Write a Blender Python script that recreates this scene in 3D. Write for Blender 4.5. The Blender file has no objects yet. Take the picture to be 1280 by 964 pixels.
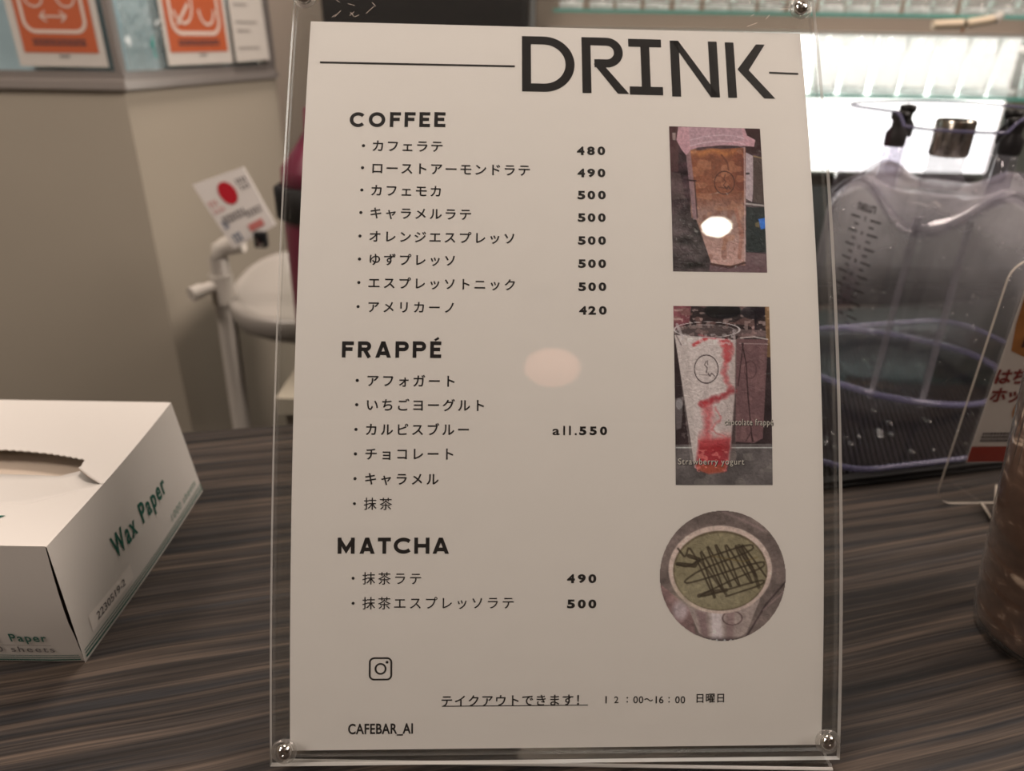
import bpy, bmesh, math, random
import numpy as np
from mathutils import Vector, Matrix

PI = math.pi
rnd = random.Random(7)
SC = bpy.context.scene
COL = SC.collection

# ------------------------------------------------------------------ camera
cam_data = bpy.data.cameras.new('camera')
cam_data.sensor_fit = 'HORIZONTAL'; cam_data.sensor_width = 36.0
cam_data.lens = 25.3125
cam_data.clip_start = 0.01
cam_data.dof.use_dof = True
cam_data.dof.focus_distance = 0.288
cam_data.dof.aperture_fstop = 8.0
cam = bpy.data.objects.new('camera', cam_data); COL.objects.link(cam)
cam.matrix_world = Matrix(((0.99988, -0.01571, 0.0, 0.0),
                           (0.00689, 0.43832, -0.8988, 0.0),
                           (0.01412, 0.89868, 0.43837, 0.2615),
                           (0, 0, 0, 1)))
SC.camera = cam

# ------------------------------------------------------------------ world, light, exposure
SC.view_settings.view_transform = 'Standard'
SC.view_settings.look = 'None'
SC.view_settings.exposure = 0.08
SC.view_settings.gamma = 1.0
SC.view_settings.use_curve_mapping = False
SC.cycles.max_bounces = 14
SC.cycles.transparent_max_bounces = 40
SC.cycles.transmission_bounces = 12
SC.cycles.caustics_refractive = True
SC.cycles.sample_clamp_indirect = 6.0
w = bpy.data.worlds.new('world'); SC.world = w; w.use_nodes = True
w.node_tree.nodes['Background'].inputs[0].default_value = (1, .9, .8, 1)
w.node_tree.nodes['Background'].inputs[1].default_value = 0.15
def area(loc, tgt, size, power, col):
    d = bpy.data.lights.new('area_fill', 'AREA'); d.shape = 'DISK'; d.size = size; d.energy = power; d.color = col
    o = bpy.data.objects.new('area_fill', d); COL.objects.link(o); o.location = loc
    o.rotation_euler = (Vector(tgt) - Vector(loc)).to_track_quat('-Z', 'Y').to_euler(); return o
WARM = (1.0, .85, .755)
area((1.60, 0.25, 1.55), (0.0, 0.55, 0.0), 1.0, 44.0, WARM)
area((-1.10, -0.20, 1.70), (0.0, 0.3, 0.0), 0.6, 27.0, WARM)
area((-1.35, -0.80, 1.10), (-0.3, 0.25, 0.0), 0.4, 3.5, WARM)  # low fill light added to brighten the carton front, no fixture there
area((-0.02, 1.05, 1.70), (-0.4, 1.20, 0.0), 0.5, 22.0, WARM)  # fill light added for the far wall and the half wall's side face

# ------------------------------------------------------------------ materials
def srgb(r, g, b):
    f = lambda c: (c / 255 / 12.92) if c / 255 <= .04045 else ((c / 255 + .055) / 1.055) ** 2.4
    return (f(r), f(g), f(b), 1)
def newmat(name):
    m = bpy.data.materials.new(name); m.use_nodes = True; nt = m.node_tree
    for n in list(nt.nodes): nt.nodes.remove(n)
    out = nt.nodes.new('ShaderNodeOutputMaterial')
    return m, nt, out
def L(nt, a, b): nt.links.new(a, b)
def plain(name, col, rough=.5, metal=0, noise=0, nscale=30, bump=0, bscale=200, emit=None, estr=0, coat=0):
    m, nt, out = newmat(name)
    p = nt.nodes.new('ShaderNodeBsdfPrincipled'); L(nt, p.outputs[0], out.inputs[0])
    p.inputs['Base Color'].default_value = col; p.inputs['Roughness'].default_value = rough; p.inputs['Metallic'].default_value = metal
    p.inputs['Coat Weight'].default_value = coat; p.inputs['Coat Roughness'].default_value = .05
    tc = nt.nodes.new('ShaderNodeTexCoord')
    if noise:
        n = nt.nodes.new('ShaderNodeTexNoise'); n.inputs['Scale'].default_value = nscale; n.inputs['Detail'].default_value = 5
        L(nt, tc.outputs['Object'], n.inputs['Vector'])
        mx = nt.nodes.new('ShaderNodeMix'); mx.data_type = 'RGBA'
        mx.inputs['A'].default_value = tuple(c * (1 - noise) for c in col[:3]) + (1,)
        mx.inputs['B'].default_value = tuple(min(1, c * (1 + noise)) for c in col[:3]) + (1,)
        L(nt, n.outputs[0], mx.inputs['Factor']); L(nt, mx.outputs['Result'], p.inputs['Base Color'])
    if bump:
        n = nt.nodes.new('ShaderNodeTexNoise'); n.inputs['Scale'].default_value = bscale; n.inputs['Detail'].default_value = 3
        L(nt, tc.outputs['Object'], n.inputs['Vector'])
        b = nt.nodes.new('ShaderNodeBump'); b.inputs['Strength'].default_value = bump; b.inputs['Distance'].default_value = .001
        L(nt, n.outputs[0], b.inputs['Height']); L(nt, b.outputs[0], p.inputs['Normal'])
    if emit:
        p.inputs['Emission Color'].default_value = emit; p.inputs['Emission Strength'].default_value = estr
    return m
def clear(name, tint=(1, 1, 1, 1), ior=1.49, rough=.02, haze=0.0, hazecol=(.6, .6, .62, 1), fog=None, gloss=1.0):
    """thin clear plastic: fresnel mix of transparent and glossy, with an optional misted film"""
    m, nt, out = newmat(name)
    tr = nt.nodes.new('ShaderNodeBsdfTransparent'); tr.inputs[0].default_value = tint
    gl = nt.nodes.new('ShaderNodeBsdfGlossy'); gl.inputs['Roughness'].default_value = rough
    gl.inputs[0].default_value = (gloss, gloss, gloss, 1)
    ge = nt.nodes.new('ShaderNodeNewGeometry'); dt = nt.nodes.new('ShaderNodeVectorMath'); dt.operation = 'DOT_PRODUCT'
    L(nt, ge.outputs['Normal'], dt.inputs[0]); L(nt, ge.outputs['Incoming'], dt.inputs[1])
    def mth(op, a, b=None):
        n_ = nt.nodes.new('ShaderNodeMath'); n_.operation = op
        for k_, v_ in enumerate((a, b)):
            if v_ is None: continue
            if isinstance(v_, (int, float)): n_.inputs[k_].default_value = v_
            else: L(nt, v_, n_.inputs[k_])
        return n_.outputs[0]
    f0 = ((ior - 1) / (ior + 1)) ** 2
    fr = nt.nodes.new('ShaderNodeMath'); fr.operation = 'ADD'; fr.inputs[1].default_value = f0
    L(nt, mth('MULTIPLY', mth('POWER', mth('SUBTRACT', 1.0, mth('ABSOLUTE', dt.outputs['Value'])), 5.0), 1 - f0), fr.inputs[0])
    mx = nt.nodes.new('ShaderNodeMixShader'); L(nt, fr.outputs[0], mx.inputs[0]); L(nt, tr.outputs[0], mx.inputs[1]); L(nt, gl.outputs[0], mx.inputs[2])
    last = mx
    if haze or fog:
        df = nt.nodes.new('ShaderNodeBsdfDiffuse'); df.inputs[0].default_value = hazecol
        tl = nt.nodes.new('ShaderNodeBsdfTranslucent'); tl.inputs[0].default_value = hazecol
        h = nt.nodes.new('ShaderNodeMixShader'); h.inputs[0].default_value = .5; L(nt, df.outputs[0], h.inputs[1]); L(nt, tl.outputs[0], h.inputs[2])
        m2 = nt.nodes.new('ShaderNodeMixShader'); m2.inputs[0].default_value = haze
        L(nt, mx.outputs[0], m2.inputs[1]); L(nt, h.outputs[0], m2.inputs[2]); last = m2
        if fog:
            tc = nt.nodes.new('ShaderNodeTexCoord'); sp = nt.nodes.new('ShaderNodeSeparateXYZ'); L(nt, tc.outputs['Object'], sp.inputs[0])
            n = nt.nodes.new('ShaderNodeTexNoise'); n.inputs['Scale'].default_value = 22; n.inputs['Detail'].default_value = 6; L(nt, tc.outputs['Object'], n.inputs['Vector'])
            mr = nt.nodes.new('ShaderNodeMapRange'); mr.inputs[1].default_value = fog[0]; mr.inputs[2].default_value = fog[1]; mr.inputs[3].default_value = 0; mr.inputs[4].default_value = 1
            L(nt, sp.outputs[2], mr.inputs[0])
            mm = nt.nodes.new('ShaderNodeMath'); mm.operation = 'MULTIPLY'; L(nt, mr.outputs[0], mm.inputs[0])
            r2 = nt.nodes.new('ShaderNodeMapRange'); r2.inputs[1].default_value = .3; r2.inputs[2].default_value = .62; r2.inputs[3].default_value = .35; r2.inputs[4].default_value = 1
            L(nt, n.outputs[0], r2.inputs[0]); L(nt, r2.outputs[0], mm.inputs[1])
            m3 = nt.nodes.new('ShaderNodeMath'); m3.operation = 'MULTIPLY_ADD'; m3.inputs[1].default_value = fog[2]; m3.inputs[2].default_value = haze
            L(nt, mm.outputs[0], m3.inputs[0]); L(nt, m3.outputs[0], m2.inputs[0])
    L(nt, last.outputs[0], out.inputs[0])
    return m
def edge_mat(name, col, a=.5):
    m, nt, out = newmat(name)
    tr = nt.nodes.new('ShaderNodeBsdfTransparent')
    p = nt.nodes.new('ShaderNodeBsdfPrincipled'); p.inputs['Base Color'].default_value = col; p.inputs['Roughness'].default_value = .15
    mx = nt.nodes.new('ShaderNodeMixShader'); mx.inputs[0].default_value = a
    L(nt, tr.outputs[0], mx.inputs[1]); L(nt, p.outputs[0], mx.inputs[2]); L(nt, mx.outputs[0], out.inputs[0])
    return m
def vcol_mat(name, rough, bump, bscale):
    m, nt, out = newmat(name)
    p = nt.nodes.new('ShaderNodeBsdfPrincipled'); L(nt, p.outputs[0], out.inputs[0]); p.inputs['Roughness'].default_value = rough
    a = nt.nodes.new('ShaderNodeAttribute'); a.attribute_name = 'ink'; L(nt, a.outputs['Color'], p.inputs['Base Color'])
    tc = nt.nodes.new('ShaderNodeTexCoord')
    n = nt.nodes.new('ShaderNodeTexNoise'); n.inputs['Scale'].default_value = bscale; n.inputs['Detail'].default_value = 3; n.inputs['Distortion'].default_value = 1.0
    L(nt, tc.outputs['Object'], n.inputs['Vector'])
    b = nt.nodes.new('ShaderNodeBump'); b.inputs['Strength'].default_value = bump; b.inputs['Distance'].default_value = .001
    L(nt, n.outputs[0], b.inputs['Height']); L(nt, b.outputs[0], p.inputs['Normal'])
    return m
def wood_mat():
    m, nt, out = newmat('dark_wood_laminate')
    p = nt.nodes.new('ShaderNodeBsdfPrincipled'); L(nt, p.outputs[0], out.inputs[0])
    tc = nt.nodes.new('ShaderNodeTexCoord')
    mp = nt.nodes.new('ShaderNodeMapping'); mp.vector_type = 'POINT'; mp.inputs['Rotation'].default_value = (0, 0, -math.radians(13.5))
    L(nt, tc.outputs['Object'], mp.inputs[0])
    wv = nt.nodes.new('ShaderNodeTexNoise'); wv.inputs['Scale'].default_value = 5; wv.inputs['Detail'].default_value = 2
    L(nt, mp.outputs[0], wv.inputs['Vector'])
    vm = nt.nodes.new('ShaderNodeVectorMath'); vm.operation = 'SCALE'; vm.inputs['Scale'].default_value = .014
    L(nt, wv.outputs['Color'], vm.inputs[0])
    ad = nt.nodes.new('ShaderNodeVectorMath'); ad.operation = 'ADD'; L(nt, mp.outputs[0], ad.inputs[0]); L(nt, vm.outputs[0], ad.inputs[1])
    def streak(sx, sy, det, rough=.6):
        q = nt.nodes.new('ShaderNodeMapping'); q.inputs['Scale'].default_value = (sx, sy, 1); L(nt, ad.outputs[0], q.inputs[0])
        n = nt.nodes.new('ShaderNodeTexNoise'); n.inputs['Scale'].default_value = 1; n.inputs['Detail'].default_value = det; n.inputs['Roughness'].default_value = rough
        L(nt, q.outputs[0], n.inputs['Vector']); return n
    a = streak(3.5, 190, 5); b = streak(7, 640, 3); c = streak(1.4, 75, 3)
    r = nt.nodes.new('ShaderNodeValToRGB'); L(nt, a.outputs[0], r.inputs[0])
    e = r.color_ramp.elements; e[0].position = .36; e[0].color = WOOD[0]; e[1].position = .70; e[1].color = WOOD[3]
    x = e.new(.46); x.color = WOOD[1]; x = e.new(.56); x.color = WOOD[2]
    r2 = nt.nodes.new('ShaderNodeMapRange'); r2.inputs[1].default_value = .35; r2.inputs[2].default_value = .65; r2.inputs[3].default_value = .35; r2.inputs[4].default_value = 1.6; L(nt, b.outputs[0], r2.inputs[0])
    r3 = nt.nodes.new('ShaderNodeMapRange'); r3.inputs[1].default_value = .36; r3.inputs[2].default_value = .6; r3.inputs[3].default_value = .40; r3.inputs[4].default_value = 1.25; L(nt, c.outputs[0], r3.inputs[0])
    mu = nt.nodes.new('ShaderNodeMath'); mu.operation = 'MULTIPLY'; L(nt, r2.outputs[0], mu.inputs[0]); L(nt, r3.outputs[0], mu.inputs[1])
    vs = nt.nodes.new('ShaderNodeVectorMath'); vs.operation = 'SCALE'; L(nt, r.outputs[0], vs.inputs[0]); L(nt, mu.outputs[0], vs.inputs['Scale'])
    L(nt, vs.outputs[0], p.inputs['Base Color']); p.inputs['Roughness'].default_value = .5; p.inputs['Specular IOR Level'].default_value = .3
    bp = nt.nodes.new('ShaderNodeBump'); bp.inputs['Strength'].default_value = .25; bp.inputs['Distance'].default_value = .0006; L(nt, b.outputs[0], bp.inputs['Height']); L(nt, bp.outputs[0], p.inputs['Normal'])
    return m
WOOD = [(.012, .012, .013, 1), (.026, .021, .018, 1), (.048, .036, .028, 1), (.085, .063, .046, 1)]
M = {}
M['wood'] = wood_mat()
M['wood_front'] = plain('counter_front', (.05, .04, .035, 1), .5, noise=.2)
M['paper'] = plain('menu_paper', (.80, .775, .745, 1), .45, noise=.02, nscale=60, bump=.06, bscale=90)
M['ink'] = plain('black_ink', (.018, .017, .018, 1), .32)
M['photo'] = vcol_mat('glossy_print', .13, .35, 420)
M['photo_label'] = plain('photo_caption', (.62, .6, .55, 1), .4)
M['acrylic'] = clear('clear_acrylic', (.97, .975, .97, 1), 1.45, .015)
M['acrylic_edge'] = edge_mat('acrylic_edge', (.75, .73, .70, 1), .55)
M['acrylic_edge_faint'] = edge_mat('acrylic_edge_faint', (.45, .43, .42, 1), .22)
M['acrylic_glass'] = clear('acrylic_washer', (.85, .84, .82, 1), 1.7, .08, haze=.12, hazecol=(.8, .78, .75, 1))
M['chrome'] = plain('chrome', (.72, .70, .67, 1), .12, 1)
M['carton'] = plain('white_carton', (.60, .575, .535, 1), .5, noise=.03, nscale=12, bump=.1, bscale=60)
M['carton_in'] = plain('carton_inside', (.50, .42, .34, 1), .9)
M['green'] = plain('green_ink', (.006, .10, .07, 1), .4)
M['green_faint'] = plain('faint_green_ink', (.25, .35, .30, 1), .5)
M['stamp'] = plain('stamp_ink', (.10, .09, .09, 1), .5)
M['sticker'] = plain('clear_sticker', (.78, .74, .69, 1), .25)
M['wall_l'] = plain('wall_greige', (.40, .36, .29, 1), .75, noise=.03, nscale=8, bump=.05)
M['wall_far'] = plain('wall_beige', (.62, .54, .46, 1), .8, noise=.03, nscale=4)
M['wall_brown'] = plain('wall_taupe', (.22, .185, .15, 1), .8, noise=.05, nscale=5)
M['ceil'] = plain('ceiling_paint', (.30, .28, .26, 1), .9, noise=.02)
M['floor'] = plain('floor_tile', (.12, .10, .09, 1), .6, noise=.1)
M['alu'] = plain('brushed_aluminium', (.50, .46, .43, 1), .38, .6, noise=.05, nscale=40)
M['alu2'] = plain('aluminium_lip', (.36, .33, .31, 1), .4, .6)
M['paneglass'] = clear('pale_blue_pane', (.90, .95, .96, 1), 1.5, .05)
M['paleblue'] = plain('pale_blue_backing', (.66, .74, .78, 1), .6)
M['sheet'] = plain('cream_sheet', (.62, .59, .54, 1), .5)
M['vanity'] = plain('dark_brown_board', (.05, .035, .028, 1), .5)
M['brightcard'] = plain('white_card_stock', (.86, .83, .79, 1), .5)
M['white'] = plain('white_plastic', (.52, .49, .44, 1), .4)
M['porcelain'] = plain('white_porcelain', (.33, .31, .28, 1), .25)
M['orange'] = plain('orange_print', (.52, .12, .045, 1), .5)
M['icon'] = plain('pale_icon_print', (.72, .60, .52, 1), .5)
M['black'] = plain('black_plastic', (.008, .008, .009, 1), .6)
M['matt'] = plain('matt_black_board', (.006, .006, .006, 1), .95)
M['matt'].node_tree.nodes['Principled BSDF'].inputs['Specular IOR Level'].default_value = .1
M['rubber'] = plain('black_rubber', (.006, .006, .006, 1), .45)
M['blackbox'] = plain('black_cabinet', (.012, .011, .012, 1), .4)
M['red'] = plain('red_print', (.55, .015, .03, 1), .5)
M['pinkred'] = plain('faded_red_print', (.65, .22, .20, 1), .5)
M['bluetext'] = plain('blue_print', (.04, .10, .22, 1), .5)
M['darktext'] = plain('dark_print', (.06, .05, .06, 1), .5)
M['magenta'] = plain('magenta_syrup', (.17, .012, .045, 1), .35)
M['shelf'] = clear('shelf_glass', (.80, .93, .90, 1), 1.5, .03)
M['shelf_edge'] = plain('green_glass_edge', (.10, .36, .31, 1), .2)
M['glass'] = clear('tumbler_glass', (.985, .98, .975, 1), 1.6, .04, haze=.22, hazecol=(.80, .78, .79, 1))
M['glass_base'] = clear('tumbler_base', (.75, .78, .78, 1), 1.7, .04, haze=.55, hazecol=(.9, .9, .9, 1))
M['jar'] = clear('smoky_clear_plastic', (.94, .935, .95, 1), 1.5, .04, haze=.0, hazecol=(.74, .73, .76, 1), fog=(.05, .15, .52))
M['jar_skirt'] = clear('clear_skirt_plastic', (.87, .86, .89, 1), 1.5, .04, haze=.02, hazecol=(.5, .48, .55, 1))
M['jar_edge'] = edge_mat('violet_plastic_edge', (.15, .145, .25, 1), .5)
M['jar_rib'] = edge_mat('grey_plastic_rib', (.26, .25, .29, 1), .3)
M['tray'] = clear('clear_tray_plastic', (.93, .92, .96, 1), 1.22, .04, gloss=.4)
M['drop'] = clear('water_drop', (.95, .95, .97, 1), 1.9, .02)
for k_ in ('rubber', 'blackbox', 'black'): M[k_].node_tree.nodes['Principled BSDF'].inputs['Specular IOR Level'].default_value = .2
M['nut'] = plain('steel_nut', (.42, .39, .34, 1), .22, 1)
M['holder'] = clear('card_holder_acrylic', (.96, .96, .96, 1), 1.45, .02)
M['holder_edge'] = edge_mat('card_holder_edge', (.62, .56, .48, 1), .6)
M['card'] = plain('white_card', (.66, .61, .56, 1), .45)
M['redband'] = plain('red_band_print', (.30, .03, .015, 1), .5)
M['darkred'] = plain('dark_red_lettering', (.20, .015, .012, 1), .5)
M['waffle'] = plain('waffle_print', (.42, .17, .04, 1), .5, noise=.5, nscale=90)
M['waffle_dark'] = plain('waffle_print_dark', (.07, .02, .01, 1), .5)
M['cup'] = clear('clear_cup', (.95, .94, .93, 1), 1.45, .06, haze=.04, hazecol=(.6, .55, .5, 1))
M['bamboo'] = plain('pale_wood', (.60, .50, .36, 1), .5, noise=.1)
M['copper'] = plain('copper_pin', (.55, .28, .16, 1), .3, .7)
M['bulb'] = plain('bulb_glass', (1, 1, 1, 1), .4, emit=(1, .93, .80, 1), estr=45)
M['bulb_pink'] = plain('pink_shade_glow', (1, .6, .5, 1), .4, emit=(1, .45, .30, 1), estr=1.5)
M['panel'] = plain('backlit_panel', (1, 1, 1, 1), .5, emit=(1, .97, .93, 1), estr=2.2)
M['bag'] = clear('plastic_bag', (.93, .95, .95, 1), 1.5, .12, haze=.4, hazecol=(.55, .62, .62, 1))
M['teal'] = plain('teal_print', (.02, .30, .25, 1), .5)
def choco_mat():
    m, nt, out = newmat('chocolate_frappe')
    p = nt.nodes.new('ShaderNodeBsdfPrincipled'); L(nt, p.outputs[0], out.inputs[0]); p.inputs['Roughness'].default_value = .35
    tc = nt.nodes.new('ShaderNodeTexCoord'); mp = nt.nodes.new('ShaderNodeMapping'); mp.inputs['Scale'].default_value = (1, 1, 1.6); mp.inputs['Rotation'].default_value = (.4, .5, 0); L(nt, tc.outputs['Object'], mp.inputs[0])
    n = nt.nodes.new('ShaderNodeTexNoise'); n.inputs['Scale'].default_value = 62; n.inputs['Detail'].default_value = 6; n.inputs['Distortion'].default_value = 1.2; L(nt, mp.outputs[0], n.inputs['Vector'])
    r = nt.nodes.new('ShaderNodeValToRGB'); e = r.color_ramp.elements
    e[0].position = .3; e[0].color = (.05, .024, .014, 1); e[1].position = .70; e[1].color = (.50, .40, .31, 1)
    x = e.new(.54); x.color = (.085, .045, .028, 1); x = e.new(.60); x.color = (.14, .085, .058, 1)
    L(nt, n.outputs[0], r.inputs[0]); L(nt, r.outputs[0], p.inputs['Base Color']); return m
M['choco'] = choco_mat()

# ------------------------------------------------------------------ object helpers
ROOTS = {}
def tag(o, label, cat, group=None):
    o['label'] = label; o['category'] = cat
    if group: o['group'] = group
    return o
def thing(name, label, cat, loc=(0, 0, 0), group=None):
    o = bpy.data.objects.new(name, None); COL.objects.link(o); o.empty_display_size = .02
    o.location = loc; tag(o, label, cat, group); ROOTS[o.name] = Vector(loc); return o
def mesh_obj(name, verts, faces, mat, parent=None, smooth=False, origin=None, mats=None, midx=None):
    """world-space verts; child data are stored relative to the root"""
    off = Vector((0, 0, 0))
    if parent is not None: off = ROOTS[parent.name]
    elif origin is not None: off = Vector(origin)
    V = np.asarray(verts, dtype=float) - np.array(off)
    me = bpy.data.meshes.new(name); me.from_pydata(V.tolist(), [], faces)
    for mm_ in (mats or [mat]): me.materials.append(mm_)
    if midx: me.polygons.foreach_set('material_index', midx)
    if smooth: me.polygons.foreach_set('use_smooth', [True] * len(me.polygons))
    me.update()
    o = bpy.data.objects.new(name, me); COL.objects.link(o)
    if parent is not None:
        o.parent = parent; ROOTS[o.name] = off
    else:
        o.location = off; ROOTS[o.name] = off
    return o
class G:
    def __init__(s): s.v = []; s.f = []; s.mi = []
    def add(s, vs, fs, mi=0):
        k = len(s.v); s.v += [tuple(p) for p in vs]; s.f += [tuple(i + k for i in f) for f in fs]; s.mi += [mi] * len(fs); return s
    def box(s, x0, x1, y0, y1, z0, z1, T=None, mi=0):
        vs = [Vector((x, y, z)) for z in (z0, z1) for y in (y0, y1) for x in (x0, x1)]
        if T: vs = [T(p) for p in vs]
        return s.add(vs, [(0, 2, 3, 1), (4, 5, 7, 6), (0, 1, 5, 4), (2, 6, 7, 3), (0, 4, 6, 2), (1, 3, 7, 5)], mi)
    def lathe(s, prof, seg=32, T=None, mi=0, closed=False):
        vs = []; fs = []
        for r, z in prof:
            for i in range(seg):
                a = 2 * PI * i / seg; p = Vector((r * math.cos(a), r * math.sin(a), z)); vs.append(T(p) if T else p)
        n = len(prof)
        for j in range(n - 1 if not closed else n):
            for i in range(seg):
                a = j * seg + i; b = j * seg + (i + 1) % seg; c = ((j + 1) % n) * seg + (i + 1) % seg; d = ((j + 1) % n) * seg + i
                fs.append((a, b, c, d))
        if not closed:
            fs.append(tuple(range(seg - 1, -1, -1))); fs.append(tuple((n - 1) * seg + i for i in range(seg)))
        return s.add(vs, fs, mi)
    def tube(s, pts, r, seg=8, mi=0, cap=True):
        pts = [Vector(p) for p in pts]; vs = []; fs = []
        rr = r if isinstance(r, (list, tuple)) else [r] * len(pts)
        up = Vector((0.13, .21, .97)).normalized()
        for k, p in enumerate(pts):
            d = (pts[min(k + 1, len(pts) - 1)] - pts[max(k - 1, 0)]).normalized()
            a = d.cross(up)
            if a.length < .05: a = d.cross(Vector((1, 0, 0)))
            a.normalize(); b = d.cross(a)
            for i in range(seg):
                t = 2 * PI * i / seg; vs.append(p + (a * math.cos(t) + b * math.sin(t)) * rr[k])
        for k in range(len(pts) - 1):
            for i in range(seg):
                fs.append((k * seg + i, k * seg + (i + 1) % seg, (k + 1) * seg + (i + 1) % seg, (k + 1) * seg + i))
        if cap: fs.append(tuple(range(seg))); fs.append(tuple((len(pts) - 1) * seg + i for i in range(seg - 1, -1, -1)))
        return s.add(vs, fs, mi)
    def prism(s, poly, z0, z1, T=None, mi=0, side=None):
        n = len(poly); vs = [Vector((x, y, z)) for z in (z0, z1) for x, y in poly]
        if T: vs = [T(p) for p in vs]
        s.add(vs, [tuple(range(n - 1, -1, -1)), tuple(range(n, 2 * n))], mi)
        s.add(vs, [(i, (i + 1) % n, n + (i + 1) % n, n + i) for i in range(n)], mi if side is None else side)
        return s
    def obj(s, name, mat, parent=None, smooth=False, origin=None, mats=None):
        return mesh_obj(name, s.v, s.f, mat, parent, smooth, origin, mats, s.mi if mats else None)
def struct(name, g, mat, origin=None):
    o = g.obj(name, mat, origin=origin); o['kind'] = 'structure'; return o
def auto_smooth(o, ang=35):
    me = o.data; me.polygons.foreach_set('use_smooth', [True] * len(me.polygons))
    bm = bmesh.new(); bm.from_mesh(me)
    for e in bm.edges:
        if len(e.link_faces) == 2 and e.calc_face_angle(0) > math.radians(ang): e.smooth = False
    bm.to_mesh(me); bm.free(); return o
def bevel(o, w, seg=2):
    bm = bmesh.new(); bm.from_mesh(o.data); bmesh.ops.recalc_face_normals(bm, faces=bm.faces)
    bmesh.ops.bevel(bm, geom=[e for e in bm.edges if len(e.link_faces) == 2 and e.calc_face_angle(0) > .6], offset=w, segments=seg, profile=.6, affect='EDGES', clamp_overlap=True)
    bm.to_mesh(o.data); bm.free(); return o

# lettering -------------------------------------------------------------
_cache = {}
def glyph(s, weight=0.0, space=1.0):
    key = (s, weight, space)
    if key in _cache: return _cache[key]
    cu = bpy.data.curves.new('lettering', 'FONT'); cu.body = s; cu.size = 1; cu.offset = weight; cu.space_character = space; cu.resolution_u = 4; cu.fill_mode = 'FRONT'
    o = bpy.data.objects.new('lettering', cu); COL.objects.link(o)
    dg = bpy.context.evaluated_depsgraph_get(); me = bpy.data.meshes.new_from_object(o.evaluated_get(dg))
    v = [(p.co.x, p.co.y) for p in me.vertices]; f = [tuple(p.vertices) for p in me.polygons]
    bpy.data.objects.remove(o); bpy.data.curves.remove(cu); bpy.data.meshes.remove(me)
    _cache[key] = (v, f); return v, f
def text_em(g, s, u0, v0, u1, v1, em, T, weight=.012):
    n = len(s)
    for i, ch in enumerate(s):
        t = i / (n - 1) if n > 1 else 0; cu, cv = u0 + (u1 - u0) * t, v0 + (v1 - v0) * t
        V, Fc = glyph(ch, weight)
        if not V: continue
        g.add([T(cu + (x - .5) * em, cv + (y - .38) * em) for x, y in V], Fc)
def text_box(g, s, u0, v0, u1, v1, T, weight=.03, space=1.0):
    V, Fc = glyph(s, weight, space)
    xs = [p[0] for p in V]; ys = [p[1] for p in V]; a, b, c, d = min(xs), max(xs), min(ys), max(ys)
    g.add([T(u0 + (x - a) / (b - a) * (u1 - u0), v0 + (y - c) / (d - c) * (v1 - v0)) for x, y in V], Fc)
def stroke(g, pts, w, T, closed=False, sub=0):
    if sub:
        q = []; src = list(pts) + ([pts[0]] if closed else [])
        for a_, b_ in zip(src, src[1:]):
            k_ = max(1, int(math.hypot(b_[0] - a_[0], b_[1] - a_[1]) / sub)); q += [(a_[0] + (b_[0] - a_[0]) * i_ / k_, a_[1] + (b_[1] - a_[1]) * i_ / k_) for i_ in range(k_)]
        pts = q + ([] if closed else [src[-1]])
    P = [Vector(p) for p in pts]; n = len(P); lo = []; hi = []
    for i in range(n):
        a = P[(i - 1) % n] if closed or i > 0 else None; b = P[(i + 1) % n] if closed or i < n - 1 else None
        if a is None: d = (b - P[i]).normalized(); nn = Vector((-d.y, d.x)); k = 1
        elif b is None: d = (P[i] - a).normalized(); nn = Vector((-d.y, d.x)); k = 1
        else:
            d1 = (P[i] - a).normalized(); d2 = (b - P[i]).normalized(); n1 = Vector((-d1.y, d1.x)); n2 = Vector((-d2.y, d2.x))
            nn = n1 + n2
            if nn.length < 1e-6: nn = n1
            nn.normalize(); k = 1 / max(.35, nn.dot(n1))
        lo.append(P[i] - nn * w / 2 * k); hi.append(P[i] + nn * w / 2 * k)
    m = n if closed else n - 1
    g.add([T(p.x, p.y) for p in lo + hi], [(i, (i + 1) % n, n + (i + 1) % n, n + i) for i in range(m)])
def arc(cx, cy, rx, ry, a0, a1, n=24): return [(cx + rx * math.cos(math.radians(a0 + (a1 - a0) * i / n)), cy + ry * math.sin(math.radians(a0 + (a1 - a0) * i / n))) for i in range(n + 1)]
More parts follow.
